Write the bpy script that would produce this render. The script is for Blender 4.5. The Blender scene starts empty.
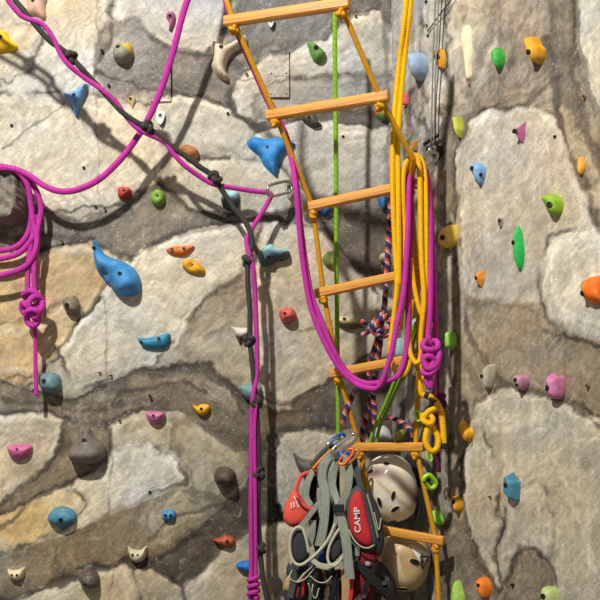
import bpy, bmesh, math, random
import numpy as np
from mathutils import Vector, Matrix
from mathutils.geometry import delaunay_2d_cdt
random.seed(7)
SC = bpy.context.scene
COL = SC.collection
CZ, HOR, F = 1.5, 430.0, 1000.0          # camera height, horizon row, focal length in pixels

# ------------------------------------------------------------------ helpers
def P(px, py, Y):
    return Vector(((px-300)/F*Y, Y, CZ+(HOR-py)/F*Y))
WY = 4.0                                   # left wall plane
CX = (392-300)/F*WY                        # corner
TH = math.radians(55)
RT = Vector((math.cos(TH), -math.sin(TH), 0))      # along the right wall, towards the camera
RN = Vector((-math.sin(TH), -math.cos(TH), 0))     # its normal
LN = Vector((0, -1, 0))
def hitR(px, py):
    d = Vector(((px-300)/F, 1, (HOR-py)/F))
    c = Vector((CX, WY, 0))
    s = c.dot(RN)/d.dot(RN)
    return Vector((0, 0, CZ)) + d*s
def s2l(c):
    c = np.asarray(c, float)/255.0
    return np.where(c <= 0.04045, c/12.92, ((c+0.055)/1.055)**2.4)
WORLD = {}
def wloc(o):
    return WORLD.get(o.name, Vector((0, 0, 0)))
def thing(name, label, cat, loc, group=None):
    o = bpy.data.objects.new(name, None); COL.objects.link(o)
    o.empty_display_size = .05
    o.location = loc; WORLD[o.name] = Vector(loc)
    o['label'] = label; o['category'] = cat
    if group: o['group'] = group
    return o
def tag(o, label, cat, group=None):
    o['label'] = label; o['category'] = cat
    if group: o['group'] = group
    return o
def mesh_obj(name, verts, faces, mat, parent=None, origin=None, smooth=True, uvs=None, cols=None, sharp=None, mats=None, fmat=None):
    """one mesh object from world-space vertices"""
    verts = [Vector(v) for v in verts]
    if origin is None:
        if parent is not None: origin = wloc(parent)
        else: origin = sum(verts, Vector())/len(verts)
    origin = Vector(origin)
    me = bpy.data.meshes.new(name)
    me.from_pydata([tuple(v-origin) for v in verts], [], faces)
    if uvs is not None:
        ul = me.uv_layers.new(name='UVMap')
        flat = []
        for f in uvs:
            for u in f: flat += [u[0], u[1]]
        ul.data.foreach_set('uv', flat)
    if cols is not None:
        a = me.color_attributes.new('Col', 'FLOAT_COLOR', 'POINT')
        arr = np.ones((len(verts), 4), np.float32); arr[:, :3] = cols
        a.data.foreach_set('color', arr.ravel())
    for m in (mats or [mat]): me.materials.append(m)
    if fmat is not None: me.polygons.foreach_set('material_index', fmat)
    if smooth:
        me.polygons.foreach_set('use_smooth', [True]*len(me.polygons))
        if sharp: me.set_sharp_from_angle(angle=math.radians(sharp))
    me.update()
    o = bpy.data.objects.new(name, me); COL.objects.link(o)
    if parent is not None:
        o.parent = parent
        o.location = origin - wloc(parent)
    else:
        o.location = origin
    WORLD[o.name] = origin
    return o

# value noise
def _h(ix, iy, seed):
    n = (ix.astype(np.int64)*374761393 + iy.astype(np.int64)*668265263 + seed*974711) & 0x7fffffff
    n = ((n ^ (n >> 13))*1274126177) & 0x7fffffff
    n = (n ^ (n >> 16)) & 0xffff
    return n/65535.0
def vn(x, y, seed=0):
    ix = np.floor(x); iy = np.floor(y); fx = x-ix; fy = y-iy
    fx = fx*fx*(3-2*fx); fy = fy*fy*(3-2*fy)
    a = _h(ix, iy, seed); b = _h(ix+1, iy, seed); c = _h(ix, iy+1, seed); d = _h(ix+1, iy+1, seed)
    return (a*(1-fx)+b*fx)*(1-fy)+(c*(1-fx)+d*fx)*fy
def fbm(x, y, seed=0, o=4):
    s = 0; a = .5; t = 0
    for k in range(o):
        s = s+a*vn(x*2**k, y*2**k, seed+k*17); t += a; a *= .5
    return s/t-.5
def sdpoly(x, y, pts):
    """signed distance, positive inside"""
    pts = np.asarray(pts, float); n = len(pts)
    d = np.full(x.shape, 1e9); ins = np.zeros(x.shape, bool)
    for i in range(n):
        ax, ay = pts[i]; bx, by = pts[(i+1) % n]
        ex, ey = bx-ax, by-ay
        t = np.clip(((x-ax)*ex+(y-ay)*ey)/max(ex*ex+ey*ey, 1e-12), 0, 1)
        d = np.minimum(d, (x-ax-t*ex)**2+(y-ay-t*ey)**2)
        if ey != 0:
            c = ((ay > y) != (by > y)) & (x < ex*(y-ay)/ey+ax)
            ins ^= c
    d = np.sqrt(d)
    return np.where(ins, d, -d)
def sdline(x, y, pts):
    d = np.full(x.shape, 1e9)
    for (ax, ay), (bx, by) in zip(pts[:-1], pts[1:]):
        ex, ey = bx-ax, by-ay
        t = np.clip(((x-ax)*ex+(y-ay)*ey)/max(ex*ex+ey*ey, 1e-12), 0, 1)
        d = np.minimum(d, (x-ax-t*ex)**2+(y-ay-t*ey)**2)
    return np.sqrt(d)
def sstep(a, b, x):
    t = np.clip((x-a)/(b-a), 0, 1); return t*t*(3-2*t)

def catmull(pts, step, closed=False):
    pts = [Vector(p) for p in pts]
    n = len(pts); out = []
    rng = range(n) if closed else range(n-1)
    for i in rng:
        if closed:
            p0, p1, p2, p3 = pts[(i-1) % n], pts[i], pts[(i+1) % n], pts[(i+2) % n]
        else:
            p1, p2 = pts[i], pts[i+1]
            p0 = pts[i-1] if i > 0 else p1*2-p2
            p3 = pts[i+2] if i+2 < n else p2*2-p1
        k = max(2, int((p2-p1).length/step)+1)
        for j in range(k):
            t = j/k
            out.append(.5*((2*p1)+(p2-p0)*t+(2*p0-5*p1+4*p2-p3)*t*t+(3*p1-p0-3*p2+p3)*t**3))
    if not closed: out.append(pts[-1].copy())
    return out

def tube_geo(path, r, sides=10, closed=False, base=0, v0=0.0, flat=1.0):
    """swept round section; returns verts, faces, uvs"""
    n = len(path); V = []; Fc = []; U = []
    tang = []
    for i in range(n):
        if closed: t = path[(i+1) % n]-path[(i-1) % n]
        else: t = path[min(i+1, n-1)]-path[max(i-1, 0)]
        tang.append(t.normalized() if t.length > 1e-9 else Vector((0, 0, 1)))
    ref = Vector((0, -1, 0))
    if abs(tang[0].dot(ref)) > .95: ref = Vector((1, 0, 0))
    nrm = (ref-tang[0]*ref.dot(tang[0])).normalized()
    L = [v0]
    for i in range(n):
        if i:
            nrm = (nrm-tang[i]*nrm.dot(tang[i]))
            if nrm.length < 1e-6: nrm = Vector((1, 0, 0))-tang[i]*tang[i].x
            nrm.normalize(); L.append(L[-1]+(path[i]-path[i-1]).length)
        b = tang[i].cross(nrm)
        rr = r[i] if isinstance(r, (list, tuple)) else r
        for k in range(sides):
            a = 2*math.pi*k/sides
            V.append(path[i]+(nrm*math.cos(a)*flat+b*math.sin(a))*rr)
    m = n if closed else n-1
    for i in range(m):
        j = (i+1) % n
        for k in range(sides):
            k2 = (k+1) % sides
            Fc.append((base+i*sides+k, base+i*sides+k2, base+j*sides+k2, base+j*sides+k))
            la = L[i]; lb = L[j] if j else L[-1]+(path[0]-path[-1]).length
            U.append(((k/sides, la), ((k+1)/sides, la), ((k+1)/sides, lb), (k/sides, lb)))
    if not closed:
        Fc.append(tuple(base+k for k in reversed(range(sides)))); U.append([(0, L[0])]*sides)
        Fc.append(tuple(base+(n-1)*sides+k for k in range(sides))); U.append([(0, L[-1])]*sides)
    return V, Fc, U
def tube(name, pts, r, mat, parent=None, closed=False, sides=10, step=.006, raw=False, flat=1.0, origin=None):
    path = [Vector(p) for p in pts] if raw else catmull(pts, step, closed)
    V, Fc, U = tube_geo(path, r, sides, closed, flat=flat)
    return mesh_obj(name, V, Fc, mat, parent, uvs=U, origin=origin)
def tubes(name, paths, r, mat, parent=None, closed=False, sides=8, step=.006):
    V, Fc, U = [], [], []
    for p in paths:
        a, b, c = tube_geo(catmull(p, step, closed), r, sides, closed, base=len(V))
        V += a; Fc += b; U += c
    return mesh_obj(name, V, Fc, mat, parent, uvs=U)
def px3(pts, Y=None):
    """list of (px, py[, Y]) -> points"""
    return [P(p[0], p[1], p[2] if len(p) > 2 else Y) for p in pts]
def ribbon(name, pts, w, mat, parent=None, th=.003, closed=False, step=.006, face=Vector((0, -1, 0)), tw=None, origin=None):
    """flat webbing swept along a path; w = width (m) or list per sample end; tw = twist start/end (rad)"""
    path = catmull(pts, step, closed); n = len(path); V = []; Fc = []; U = []
    L = 0
    for i in range(n):
        t = (path[(i+1) % n]-path[(i-1) % n]) if closed else (path[min(i+1, n-1)]-path[max(i-1, 0)])
        t.normalize()
        s = t.cross(face)
        if s.length < .15: s = t.cross(Vector((.3, -.9, .3)))
        s.normalize()
        f = i/(n-1)
        if tw:
            s = Matrix.Rotation(tw[0]+(tw[1]-tw[0])*f, 3, t) @ s
        nn = s.cross(t).normalized()
        if nn.y > 0 and not tw: nn = -nn
        ww = w[0]+(w[1]-w[0])*f if isinstance(w, tuple) else w
        q = path[i]
        e = th*.5
        for a, b in ((-.5, -e), (-.47, e), (0, e*1.25), (.47, e), (.5, -e), (0, -e*1.25)):
            V.append(q+s*a*ww+nn*b)
    m = n if closed else n-1
    for i in range(m):
        j = (i+1) % n
        for k in range(6):
            k2 = (k+1) % 6
            Fc.append((i*6+k, i*6+k2, j*6+k2, j*6+k))
            U.append(((k/6, i*step), ((k+1)/6, i*step), ((k+1)/6, (i+1)*step), (k/6, (i+1)*step)))
    if not closed:
        Fc.append(tuple(reversed(range(6)))); U.append([(0, 0)]*6)
        Fc.append(tuple((n-1)*6+k for k in range(6))); U.append([(0, 0)]*6)
    return mesh_obj(name, V, Fc, mat, parent, uvs=U, sharp=50, origin=origin)

# ------------------------------------------------------------------ materials
def new_mat(name):
    m = bpy.data.materials.new(name); m.use_nodes = True
    nt = m.node_tree; b = nt.nodes['Principled BSDF']
    return m, nt, b
def N(nt, kind, **kw):
    n = nt.nodes.new(kind)
    for k, v in kw.items():
        if k in n.inputs: n.inputs[k].default_value = v
        else: setattr(n, k, v)
    return n
def lin(c): 
    v = s2l(c); return (float(v[0]), float(v[1]), float(v[2]), 1)
def mix(nt, a, b, fac, blend='MIX'):
    n = nt.nodes.new('ShaderNodeMix'); n.data_type = 'RGBA'; n.blend_type = blend
    for s, v in ((6, a), (7, b), (0, fac)):
        if isinstance(v, (int, float)): n.inputs[s].default_value = v
        elif isinstance(v, (tuple, list)): n.inputs[s].default_value = v
        else: nt.links.new(v, n.inputs[s])
    return n.outputs[2]
def ramp(nt, src, stops):
    r = nt.nodes.new('ShaderNodeValToRGB')
    e = r.color_ramp.elements
    while len(e) < len(stops): e.new(.5)
    for k, (p, c) in enumerate(stops):
        e[k].position = p; e[k].color = c if len(c) == 4 else (*c, 1)
    nt.links.new(src, r.inputs[0]); return r.outputs[0]
def math_n(nt, op, a, b=0.0, c=0.0):
    n = nt.nodes.new('ShaderNodeMath'); n.operation = op
    for i, v in enumerate((a, b, c)):
        if isinstance(v, (int, float)): n.inputs[i].default_value = v
        else: nt.links.new(v, n.inputs[i])
    return n.outputs[0]
def noise(nt, co, scale, detail=4, rough=.55, dist=0.0):
    n = nt.nodes.new('ShaderNodeTexNoise')
    n.inputs['Scale'].default_value = scale; n.inputs['Detail'].default_value = detail
    n.inputs['Roughness'].default_value = rough; n.inputs['Distortion'].default_value = dist
    nt.links.new(co, n.inputs['Vector']); return n.outputs[0]
def bump(nt, b, src, strength, dist):
    n = nt.nodes.new('ShaderNodeBump'); n.inputs['Strength'].default_value = strength
    n.inputs['Distance'].default_value = dist
    nt.links.new(src, n.inputs['Height']); nt.links.new(n.outputs[0], b.inputs['Normal'])
W4 = (1, 1, 1, 1); K4 = (0, 0, 0, 1)

def wall_material(name, yaw, seed):
    m, nt, b = new_mat(name)
    at = N(nt, 'ShaderNodeAttribute', attribute_name='Col')
    tc = N(nt, 'ShaderNodeTexCoord')
    m0 = N(nt, 'ShaderNodeMapping'); nt.links.new(tc.outputs['Object'], m0.inputs[0])
    m0.inputs['Rotation'].default_value = (0, 0, yaw); m0.inputs['Location'].default_value = (seed, 0, seed*.7)
    co = m0.outputs[0]
    def strokes(ang, sx, sz, detail, dist):
        m1 = N(nt, 'ShaderNodeMapping'); nt.links.new(co, m1.inputs[0]); m1.inputs['Rotation'].default_value = (0, math.radians(ang), 0)
        m2 = N(nt, 'ShaderNodeMapping'); nt.links.new(m1.outputs[0], m2.inputs[0]); m2.inputs['Scale'].default_value = (sx, 20, sz)
        return noise(nt, m2.outputs[0], 1.0, detail, .65, dist)
    n1 = noise(nt, co, 7, 9, .66, .6)
    n2 = noise(nt, co, 26, 9, .74, .8)
    n3 = noise(nt, co, 210, 3, .7)
    s1 = strokes(35, 14, 110, 5, .8); s2 = strokes(-50, 12, 90, 5, .8)
    c = at.outputs['Color']
    def mul(c, src, lo, hi, f, a=.3, z=.7):
        return mix(nt, c, ramp(nt, src, [(a, (lo, lo, lo)), (.5, (1, 1, 1)), (z, (hi, hi, hi))]), f, 'MULTIPLY')
    c = mul(c, n1, .65, 1.3, .32)
    c = mul(c, n2, .5, 1.4, .34, .32, .68)
    c = mul(c, s1, .6, 1.4, .36)
    c = mul(c, s2, .65, 1.35, .26)
    c = mul(c, n3, .6, 1.4, .5)
    # chalk smears, brush scumble and paint flecks
    ch = ramp(nt, noise(nt, co, 11, 8, .72, 2.0), [(.57, (0, 0, 0)), (.66, (1, 1, 1))])
    c = mix(nt, c, lin((206, 202, 194)), math_n(nt, 'MULTIPLY', ch, .26))
    wr = ramp(nt, noise(nt, co, 5, 6, .6, 1.0), [(.5, (0, 0, 0)), (.68, (1, 1, 1))])
    c = mix(nt, c, lin((182, 146, 98)), math_n(nt, 'MULTIPLY', wr, .10))
    fl = ramp(nt, noise(nt, co, 130, 2, .5), [(.69, (0, 0, 0)), (.72, (1, 1, 1))])
    c = mix(nt, c, lin((228, 226, 220)), math_n(nt, 'MULTIPLY', fl, .5))
    dk = ramp(nt, noise(nt, co, 80, 3, .55, .5), [(.28, (1, 1, 1)), (.33, (0, 0, 0))])
    c = mix(nt, c, lin((74, 66, 58)), math_n(nt, 'MULTIPLY', dk, .4))
    ln = strokes(20, 5, 60, 2, 1.5)
    cr = ramp(nt, math_n(nt, 'ABSOLUTE', math_n(nt, 'SUBTRACT', ln, .5)), [(0, (1, 1, 1)), (.012, (0, 0, 0))])
    c = mix(nt, c, lin((92, 84, 74)), math_n(nt, 'MULTIPLY', cr, .22))
    nt.links.new(c, b.inputs['Base Color'])
    b.inputs['Roughness'].default_value = .72
    b.inputs['Specular IOR Level'].default_value = .3
    hh = math_n(nt, 'ADD', math_n(nt, 'MULTIPLY', n2, .6), math_n(nt, 'MULTIPLY', n3, .4))
    bump(nt, b, hh, .5, .006)
    return m

def hold_material():
    m, nt, b = new_mat('cast_hold_resin')
    at = N(nt, 'ShaderNodeAttribute', attribute_name='Col')
    tc = N(nt, 'ShaderNodeTexCoord'); co = tc.outputs['Object']
    geo = N(nt, 'ShaderNodeNewGeometry')
    n1 = noise(nt, co, 30, 5, .65); n2 = noise(nt, co, 260, 3, .6)
    c = mix(nt, at.outputs['Color'], ramp(nt, n1, [(.3, (.6, .6, .6)), (.52, (1, 1, 1)), (.75, (1.25, 1.22, 1.2))]), .6, 'MULTIPLY')
    # chalk rubbed in by hands
    v = ramp(nt, noise(nt, co, 48, 6, .7, .6), [(.56, (0, 0, 0)), (.72, (1, 1, 1))])
    c = mix(nt, c, lin((205, 200, 188)), math_n(nt, 'MULTIPLY', v, .3))
    nt.links.new(c, b.inputs['Base Color'])
    b.inputs['Roughness'].default_value = .6
    b.inputs['Specular IOR Level'].default_value = .35
    bump(nt, b, n2, .45, .0015)
    return m
def simple(name, c, rough=.5, metal=0.0, var=.35, scale=40, bmp=.2, bd=.001, spec=.4, c2=None):
    m, nt, b = new_mat(name)
    tc = N(nt, 'ShaderNodeTexCoord'); co = tc.outputs['Object']
    n = noise(nt, co, scale, 5, .6)
    lo = tuple(x*.6 for x in lin(c)[:3])+(1,)
    hi = lin(c2) if c2 else tuple(min(1, x*1.25) for x in lin(c)[:3])+(1,)
    cc = mix(nt, lin(c), ramp(nt, n, [(.3, lo), (.5, lin(c)), (.72, hi)]), var if not c2 else 1.0)
    nt.links.new(cc, b.inputs['Base Color'])
    b.inputs['Roughness'].default_value = rough; b.inputs['Metallic'].default_value = metal
    b.inputs['Specular IOR Level'].default_value = spec
    if bmp: bump(nt, b, noise(nt, co, scale*6, 3), bmp, bd)
    return m
def rope_mat(name, c, dark=.55, c2=None, c3=None, pitch=.012, lay=2, fleck=None):
    """braided sheath: UV u runs around, v along the rope in metres"""
    m, nt, b = new_mat(name)
    uv = N(nt, 'ShaderNodeUVMap'); uv.uv_map = 'UVMap'
    sx = N(nt, 'ShaderNodeSeparateXYZ'); nt.links.new(uv.outputs[0], sx.inputs[0])
    u, v = sx.outputs[0], sx.outputs[1]
    tc = N(nt, 'ShaderNodeTexCoord'); n1 = noise(nt, tc.outputs['Object'], 60, 4)
    def wave(k, sgn, p):
        a = math_n(nt, 'ADD', math_n(nt, 'MULTIPLY', u, k*2*math.pi*sgn), math_n(nt, 'MULTIPLY', v, 2*math.pi/p))
        return math_n(nt, 'SINE', a)
    w = math_n(nt, 'MULTIPLY', wave(4, 1, pitch), wave(4, -1, pitch))
    base = lin(c); dk = tuple(x*dark for x in base[:3])+(1,)
    cc = mix(nt, dk, base, math_n(nt, 'MULTIPLY_ADD', w, .35, .68))
    if c2:
        s = math_n(nt, 'FRACT', math_n(nt, 'ADD', math_n(nt, 'MULTIPLY', u, lay), math_n(nt, 'MULTIPLY', v, 1/(pitch*3.6))))
        st = ramp(nt, s, [(0, lin(c)), (.33, lin(c)), (.36, lin(c2)), (.62, lin(c2)), (.65, lin(c3)), (.8, lin(c3)), (.83, lin(c))])
        cc = mix(nt, st, cc, .15)
    if fleck:
        s = math_n(nt, 'FRACT', math_n(nt, 'ADD', math_n(nt, 'MULTIPLY', u, 2), math_n(nt, 'MULTIPLY', v, 1/.022)))
        fk = math_n(nt, 'LESS_THAN', s, .3)
        cc = mix(nt, cc, lin(fleck), math_n(nt, 'MULTIPLY', fk, .55))
    cc = mix(nt, cc, ramp(nt, n1, [(.3, (.6, .6, .6)), (.5, (1, 1, 1)), (.7, (1.2, 1.2, 1.2))]), .35, 'MULTIPLY')
    nt.links.new(cc, b.inputs['Base Color'])
    b.inputs['Roughness'].default_value = .75; b.inputs['Specular IOR Level'].default_value = .25
    bump(nt, b, w, .6, .0016)
    return m
def wood_mat(name, c1, c2):
    m, nt, b = new_mat(name)
    tc = N(nt, 'ShaderNodeTexCoord')
    mp = N(nt, 'ShaderNodeMapping'); nt.links.new(tc.outputs['Object'], mp.inputs[0])
    mp.inputs['Scale'].default_value = (2.2, 38, 38)
    n1 = noise(nt, mp.outputs[0], 2.2, 6, .6, .6)
    mp2 = N(nt, 'ShaderNodeMapping'); nt.links.new(tc.outputs['Object'], mp2.inputs[0])
    mp2.inputs['Scale'].default_value = (8, 220, 220)
    n2 = noise(nt, mp2.outputs[0], 1.5, 3)
    c = ramp(nt, n1, [(.3, lin(c2)), (.55, lin(c1)), (.75, tuple(min(1, x*1.25) for x in lin(c1)[:3]))])
    c = mix(nt, c, ramp(nt, n2, [(.3, (.6, .55, .5)), (.6, (1.05, 1.05, 1.05))]), .5, 'MULTIPLY')
    nt.links.new(c, b.inputs['Base Color']); b.inputs['Roughness'].default_value = .42
    bump(nt, b, n2, .25, .001)
    return m

M_HOLD = hold_material()
M_HOLE = simple('hole_dark', (22, 19, 17), .9, var=.2, bmp=0)
M_STEEL = simple('steel', (190, 188, 180), .28, 1.0, .3, 60, .1)
M_DSTEEL = simple('dark_steel', (95, 92, 88), .4, 1.0, .4, 60, .1)
M_BOLT = simple('blackened_bolt', (52, 48, 44), .45, .8, .4, 60, .1)
M_BRASS = simple('zinc_brass_insert', (180, 140, 80), .45, .8, .3, 60, .1)
M_MAG = rope_mat('magenta_rope', (198, 54, 164), .6)
M_DMAG = rope_mat('plum_rope', (96, 22, 72), .6)
M_BLK = rope_mat('charcoal_rope', (66, 63, 58), .5)
M_YEL = rope_mat('yellow_rope', (246, 186, 12), .68)
M_LYEL = rope_mat('amber_ladder_rope', (222, 156, 24), .6)
M_GRN = rope_mat('lime_rope', (132, 180, 36), .7, fleck=(95, 140, 30))
M_PAT = rope_mat('navy_red_rope', (58, 44, 82), .6, c2=(206, 84, 62), c3=(196, 176, 180), pitch=.011, lay=1)
M_WOOD = wood_mat('rung_wood', (218, 154, 60), (168, 102, 30))
M_WEB = rope_mat('sage_webbing', (150, 156, 140), .85, pitch=.008)
M_WEBD = rope_mat('slate_webbing', (70, 78, 76), .8, pitch=.008)
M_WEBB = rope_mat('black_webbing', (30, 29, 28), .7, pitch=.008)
M_BIND = simple('pale_binding', (182, 180, 156), .8, var=.3, scale=80)
M_PAD = simple('dark_mesh_padding', (52, 51, 54), .9, var=.4, scale=300, bmp=.5)
M_BLUE = simple('blue_padding', (30, 52, 140), .8, var=.3, scale=120)
M_RED = simple('red_fabric', (190, 40, 46), .8, var=.35, scale=60, bmp=.3)
M_CORAL = simple('coral_fabric', (222, 80, 66), .75, var=.3, scale=40, bmp=.3)
M_DRED = simple('maroon_fabric', (112, 24, 28), .85, var=.4, scale=60, bmp=.3)
M_TAN = simple('tan_fabric', (176, 142, 96), .85, var=.3, scale=60, bmp=.3)
M_WHITE = simple('white_print', (226, 222, 210), .7, var=.15)
M_INK = simple('black_print', (28, 26, 26), .7, var=.1)
M_ORG = simple('orange_anodised', (222, 110, 36), .35, .4, .2)
M_BLUA = simple('blue_anodised', (40, 96, 190), .35, .4, .2)
M_LIME = simple('lime_anodised', (158, 214, 40), .4, .1, .2)
M_CABLE = simple('galvanised_cable', (128,122,112), .55, .3, .3)
M_HELM = None

# ------------------------------------------------------------------ the painted walls
LIGHT = (196, 190, 176); PALE = (214, 210, 198); MID = (160, 152, 137); GREY = (132, 128, 122)
DARK = (102, 96, 88); CRACK = (62, 55, 48); TAN = (184, 162, 126); BRN = (136, 122, 100); OLIVE = (156, 148, 128)
# (polygon, colour at the gradient's start, colour at its end, gradient direction in degrees, edge softness)
LEFT_PAINT = [
 # --- upper left
 ([(-400, -300), (110, -300), (108, 30), (96, 60), (100, 90), (60, 120), (-400, 110)], (190, 178, 156), (186, 182, 172), 40, 8),
 ([(-400, 100), (20, 95), (90, 95), (150, 112), (165, 150), (160, 180), (110, 205), (40, 208), (-400, 210)], (190, 180, 156), (196, 190, 176), 0, 7),
 ([(-400, 20), (0, 20), (40, 30), (34, 62), (8, 80), (-400, 90)], (198, 172, 140), (190, 180, 160), 60, 12),
 ([(96, 32), (118, 14), (160, 8), (230, 20), (262, 48), (262, 96), (225, 104), (160, 98), (116, 100), (94, 74)], GREY, (118, 115, 110), 60, 6),
 ([(140, -300), (230, -300), (226, 10), (222, 40), (200, 52), (172, 50), (150, 36), (112, 16)], (178, 174, 166), (190, 186, 178), 90, 8),
 ([(108, 20), (140, 18), (158, 34), (150, 62), (128, 72), (106, 62)], (150, 146, 140), (128, 124, 118), 60, 6),
 ([(152, 104), (178, 95), (206, 99), (232, 112), (258, 128), (276, 146), (262, 164), (226, 158), (200, 160), (176, 150), (156, 128)], (192, 188, 176), (176, 171, 158), 60, 4),
 ([(150, 40), (205, 50), (244, 62), (252, 96), (268, 128), (292, 138), (292, 148), (262, 140), (228, 112), (206, 98), (176, 92), (150, 78)], (122, 119, 115), (106, 103, 98), 60, 5),
 # --- boulder under the first rungs
 ([(230, 100), (238, 80), (256, 66), (284, 54), (318, 46), (336, 36), (356, 18), (378, 12), (390, 30), (400, 50), (400, 100), (360, 104), (320, 108), (280, 118), (252, 124), (236, 114)], (186, 182, 173), (172, 168, 158), 70, 3),
 ([(266, 82), (300, 76), (388, 70), (400, 74), (400, 112), (352, 112), (296, 112), (256, 122), (246, 108), (256, 92)], (150, 146, 138), (134, 130, 124), 80, 5),
 ([(232, -300), (392, -300), (392, 10), (372, 8), (352, 16), (334, 34), (312, 44), (276, 54), (250, 62), (234, 40)], (128, 125, 120), (112, 110, 106), 70, 6),
 ([(340, -300), (400, -300), (400, 20), (386, 18), (352, -6)], (104, 100, 96), (96, 93, 90), 0, 5),
 ([(226, 88), (236, 114), (254, 126), (296, 112), (352, 112), (388, 116), (392, 130), (340, 124), (300, 120), (262, 136), (232, 112)], (104, 101, 97), (96, 92, 88), 0, 4),
 ([(256, 136), (296, 122), (340, 126), (388, 128), (400, 150), (400, 190), (350, 196), (300, 206), (262, 172)], (186, 182, 172), (164, 160, 150), 60, 5),
 ([(170, 158), (196, 158), (240, 160), (266, 164), (292, 176), (300, 206), (270, 214), (224, 214), (188, 208), (172, 190)], (188, 180, 160), (176, 170, 154), 30, 6),
 ([(292, 178), (320, 196), (348, 196), (400, 184), (400, 300), (374, 288), (352, 262), (330, 236), (306, 216)], (112, 106, 98), (76, 71, 66), 40, 7),
 ([(304, 190), (345, 188), (392, 186), (392, 206), (352, 214), (318, 210)], (150, 144, 134), (128, 122, 114), 30, 8),
 # --- dark seam across the middle
 ([(-400, 204), (34, 206), (80, 224), (130, 208), (160, 180), (172, 196), (206, 212), (270, 212), (302, 212), (296, 226), (250, 222), (186, 232), (126, 262), (96, 252), (40, 256), (-400, 262)], (124, 117, 106), (112, 105, 96), 0, 5),
 ([(-400, 250), (40, 250), (92, 244), (126, 262), (96, 300), (66, 348), (36, 382), (-400, 376)], (176, 152, 116), (186, 160, 120), 60, 8),
 ([(0, 330), (40, 320), (70, 300), (78, 320), (62, 350), (30, 376), (-400, 372), (-400, 330)], (190, 166, 130), (178, 158, 126), 60, 10),
 # --- pale slab with the orange and ochre grips
 ([(62, 352), (90, 312), (112, 280), (140, 252), (170, 236), (220, 224), (248, 224), (250, 250), (240, 274), (206, 296), (190, 314), (178, 338), (150, 362), (110, 376), (70, 392)], (200, 196, 184), (188, 180, 160), 80, 3),
 ([(250, 226), (262, 222), (262, 300), (228, 330), (196, 350), (176, 352), (186, 322), (206, 298), (240, 276)], (150, 141, 126), (140, 130, 114), 60, 6),
 # --- big pale field left of the ladder
 ([(262, 222), (300, 226), (326, 232), (350, 262), (372, 292), (378, 330), (366, 362), (340, 372), (310, 394), (290, 402), (262, 398), (254, 330)], (178, 172, 158), (166, 160, 146), 70, 6),
 ([(176, 350), (210, 330), (256, 300), (258, 400), (236, 398), (212, 366), (190, 362)], (158, 149, 132), (150, 141, 122), 60, 5),
 ([(292, 402), (314, 392), (342, 372), (366, 360), (400, 350), (400, 440), (350, 430), (300, 434), (288, 424)], (96, 89, 80), (82, 76, 68), 40, 6),
 # --- long dark seam, lower
 ([(-400, 374), (0, 378), (40, 392), (76, 396), (112, 380), (140, 368), (182, 362), (210, 362), (226, 374), (246, 398), (276, 412), (310, 408), (310, 432), (280, 438), (258, 452), (236, 446), (210, 430), (186, 414), (164, 408), (140, 410), (112, 420), (84, 426), (46, 414), (-400, 412)], (122, 112, 96), (104, 95, 82), 20, 3),
 ([(150, 374), (186, 368), (208, 370), (222, 384), (240, 408), (226, 412), (200, 396), (176, 386)], (140, 130, 112), (132, 122, 104), 20, 5),
 ([(-400, 412), (30, 414), (66, 420), (62, 448), (44, 470), (20, 488), (0, 506), (-400, 530)], (196, 188, 166), (188, 174, 148), 40, 4),
 ([(66, 420), (84, 426), (112, 420), (110, 448), (92, 472), (50, 492), (22, 508), (-10, 532), (-400, 560), (-400, 530), (0, 506), (44, 470), (62, 448)], (134, 122, 102), (122, 110, 92), 40, 4),
 ([(110, 450), (126, 444), (146, 440), (172, 456), (186, 478), (176, 486), (146, 496), (112, 512), (70, 532), (30, 550), (-400, 580), (-400, 548), (0, 520), (40, 498), (74, 482), (104, 472)], (192, 178, 146), (204, 198, 184), -20, 3),
 ([(20, 506), (60, 490), (84, 500), (60, 528), (20, 546), (-10, 552), (-10, 524)], (178, 156, 116), (186, 166, 130), 20, 8),
 ([(108, 424), (150, 410), (166, 412), (176, 430), (170, 452), (146, 440), (112, 448)], (170, 160, 138), (160, 150, 128), 30, 5),
 ([(168, 414), (190, 416), (222, 438), (250, 452), (250, 474), (236, 490), (206, 504), (186, 492), (186, 474), (174, 456)], (158, 148, 126), (146, 136, 116), 40, 6),
 ([(-400, 580), (0, 558), (60, 536), (112, 514), (150, 496), (186, 484), (220, 494), (236, 500), (220, 524), (190, 542), (160, 566), (124, 562), (60, 582), (0, 604), (-400, 640)], (136, 124, 102), (124, 112, 92), 0, 4),
 ([(150, 500), (182, 490), (206, 504), (220, 506), (204, 526), (168, 544), (146, 540), (140, 520)], (152, 142, 120), (146, 136, 114), 20, 6),
 ([(236, 500), (250, 470), (256, 440), (276, 436), (276, 500), (300, 514), (290, 524), (250, 526), (222, 546), (196, 572), (178, 590), (160, 580), (128, 566), (120, 558), (160, 556), (192, 536), (216, 520)], (92, 84, 72), (78, 71, 62), 40, 4),
 ([(0, 612), (40, 590), (90, 570), (122, 562), (138, 578), (150, 610), (150, 900), (-400, 900), (-400, 640)], (186, 176, 154), (176, 160, 128), 60, 4),
 ([(136, 574), (150, 566), (170, 574), (184, 590), (176, 612), (146, 612)], (170, 160, 136), (160, 150, 128), 60, 4),
 ([(180, 600), (200, 572), (228, 544), (256, 526), (300, 520), (300, 900), (150, 900), (150, 612)], (164, 157, 140), (154, 147, 130), 60, 5),
 ([(276, 440), (300, 430), (352, 432), (400, 440), (400, 600), (300, 514), (280, 510)], (166, 160, 146), (140, 134, 122), 30, 6),
]
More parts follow.
